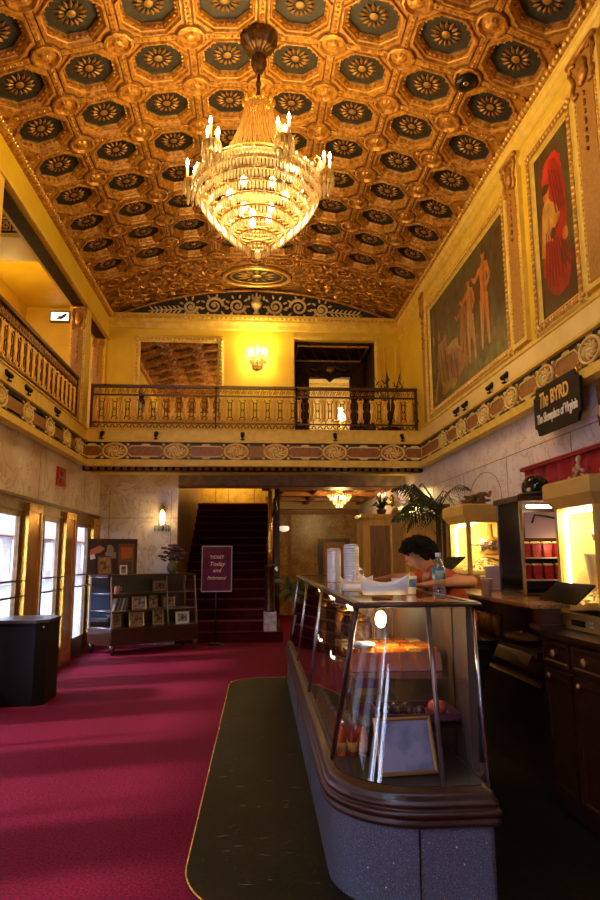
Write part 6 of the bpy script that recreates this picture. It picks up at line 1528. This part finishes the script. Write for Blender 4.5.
q = g.n((1.22, 4.79, 1.350), .078, a3); q = g.n((1.14, 4.865, 1.345), .064, q)
skin_mesh('shirt', g.v, g.e, g.r, orange_cloth, ps)
g = G(); pv = g.n((1.43, 4.62, .93), .148)
for dy in (-.10, .10):
    q = g.n((1.44, 4.62 + dy, .84), .108, pv); q = g.n((1.41, 4.62 + dy, .50), .080, q); q = g.n((1.46, 4.62 + dy, .13), .060, q)
skin_mesh('trousers', g.v, g.e, g.r, M('black trousers', (.012, .011, .013), .8), ps)
g = G(); q = g.n((1.33, 4.62, 1.02), .145); q = g.n((1.25, 4.62, 1.18), .120, q); g.n((1.17, 4.62, 1.31), .085, q)
skin_mesh('apron', g.v, g.e, g.r, M('black apron', (.010, .009, .010), .7), ps)
a = MB(); rnd = random.Random(21)
for i in range(260):
    th = rnd.uniform(0, 2 * pi); ph = rnd.uniform(-.35, 1.5); d = Vector((cos(ph) * cos(th), cos(ph) * sin(th), sin(ph)))
    if d.x < -.45 and d.z < .15: continue
    if d.x < -.1 and d.z < -.15: continue
    p = Vector((1.115, 4.605, 1.525)) + Vector((d.x * .116, d.y * .108, d.z * .100))
    a.ell(p, (.036, .026, .022), 7, 5, 0, Matrix.Rotation(rnd.uniform(0, 3), 3, 'Z') @ Matrix.Rotation(rnd.uniform(-1, 1), 3, 'Y'))
a.build('hair', hair_m, ps)
for s in (-1, 1):
    a = MB(); a.ell((1.028, 4.60 + s * .034, 1.512), (.010, .013, .009), 8, 6); a.build('eye', M('dark eye', (.03, .02, .015), .2), ps)
    a = MB(); a.ell((1.125, 4.605 + s * .092, 1.505), (.022, .010, .032), 8, 6); a.build('ear', skin, ps)
a = MB(); a.ell((1.022, 4.60, 1.459), (.010, .024, .007), 8, 5); a.build('lips', M('lips', (.36, .10, .07), .5), ps)

# ------------------------------------------------------------------ light, sky, camera
gs = thing('added_gallery_sconce', (-4.25, 9.9, 5.0), 'unseen lamp added on the side wall of the left gallery', 'wall lamp')  # out-of-view sconce added to give the gallery its yellow glow
a = MB(); a.ell((-4.2, 9.9, 5.1), (.05, .1, .14), 10, 6); a.build('back_plate', brass, gs); a = MB(); a.ell((-4.08, 9.9, 5.18), (.07, .07, .10), 10, 8); a.build('lamp_globe', bulb_soft, gs); lamp('added_gallery_light', (-3.85, 9.9, 5.2), 36, WARM, .08, gs)
for k in range(8):
    l = bpy.data.lights.new('door_portal', 'AREA'); l.shape = 'RECTANGLE'; l.size = 1.75; l.size_y = 1.05; l.energy = 1; l.cycles.is_portal = True
    o = bpy.data.objects.new('door_portal', l); COL.objects.link(o); o.location = (-2.93, 10.80 - 1.635 * k, 1.13); o.rotation_euler = (0, radians(-90), 0)
su = bpy.data.lights.new('sun', 'SUN'); su.energy = 5.5; su.angle = radians(6); su.color = (.95, .80, 1.)
so = bpy.data.objects.new('sun', su); COL.objects.link(so)
so.rotation_euler = Vector((.80, .18, -.62)).to_track_quat('-Z', 'Y').to_euler()
w = bpy.data.worlds.new('sky'); SC.world = w; w.use_nodes = True
bg = w.node_tree.nodes['Background']; bg.inputs[0].default_value = (.60, .68, 1.0, 1); bg.inputs[1].default_value = 19.0
cd = bpy.data.cameras.new('camera'); co = bpy.data.objects.new('camera', cd); COL.objects.link(co); SC.camera = co
cd.sensor_fit = 'VERTICAL'; cd.sensor_height = 36; cd.lens = 653 / 900 * 36; cd.clip_start = .05; cd.clip_end = 200
YAW, PIT, ROL = .0748, .1623, .0045
fwd = Vector((sin(YAW) * cos(PIT), cos(YAW) * cos(PIT), sin(PIT))); rt = Vector((cos(YAW), -sin(YAW), 0)); up = rt.cross(fwd)
R2 = rt * cos(ROL) - up * sin(ROL); U2 = rt * sin(ROL) + up * cos(ROL)
m = Matrix((R2, U2, -fwd)).transposed().to_4x4(); m.translation = (-.07, 0, 1.5); co.matrix_world = m
SC.view_settings.view_transform = 'Standard'; SC.view_settings.look = 'None'; SC.view_settings.gamma = 1; SC.view_settings.use_curve_mapping = False
SC.view_settings.exposure = 0
SC.cycles.max_bounces = 10; SC.cycles.transparent_max_bounces = 24; SC.cycles.diffuse_bounces = 5; SC.cycles.sample_clamp_indirect = 6
SC.cycles.caustics_reflective = False; SC.cycles.caustics_refractive = False
SC.cycles.use_denoising = True
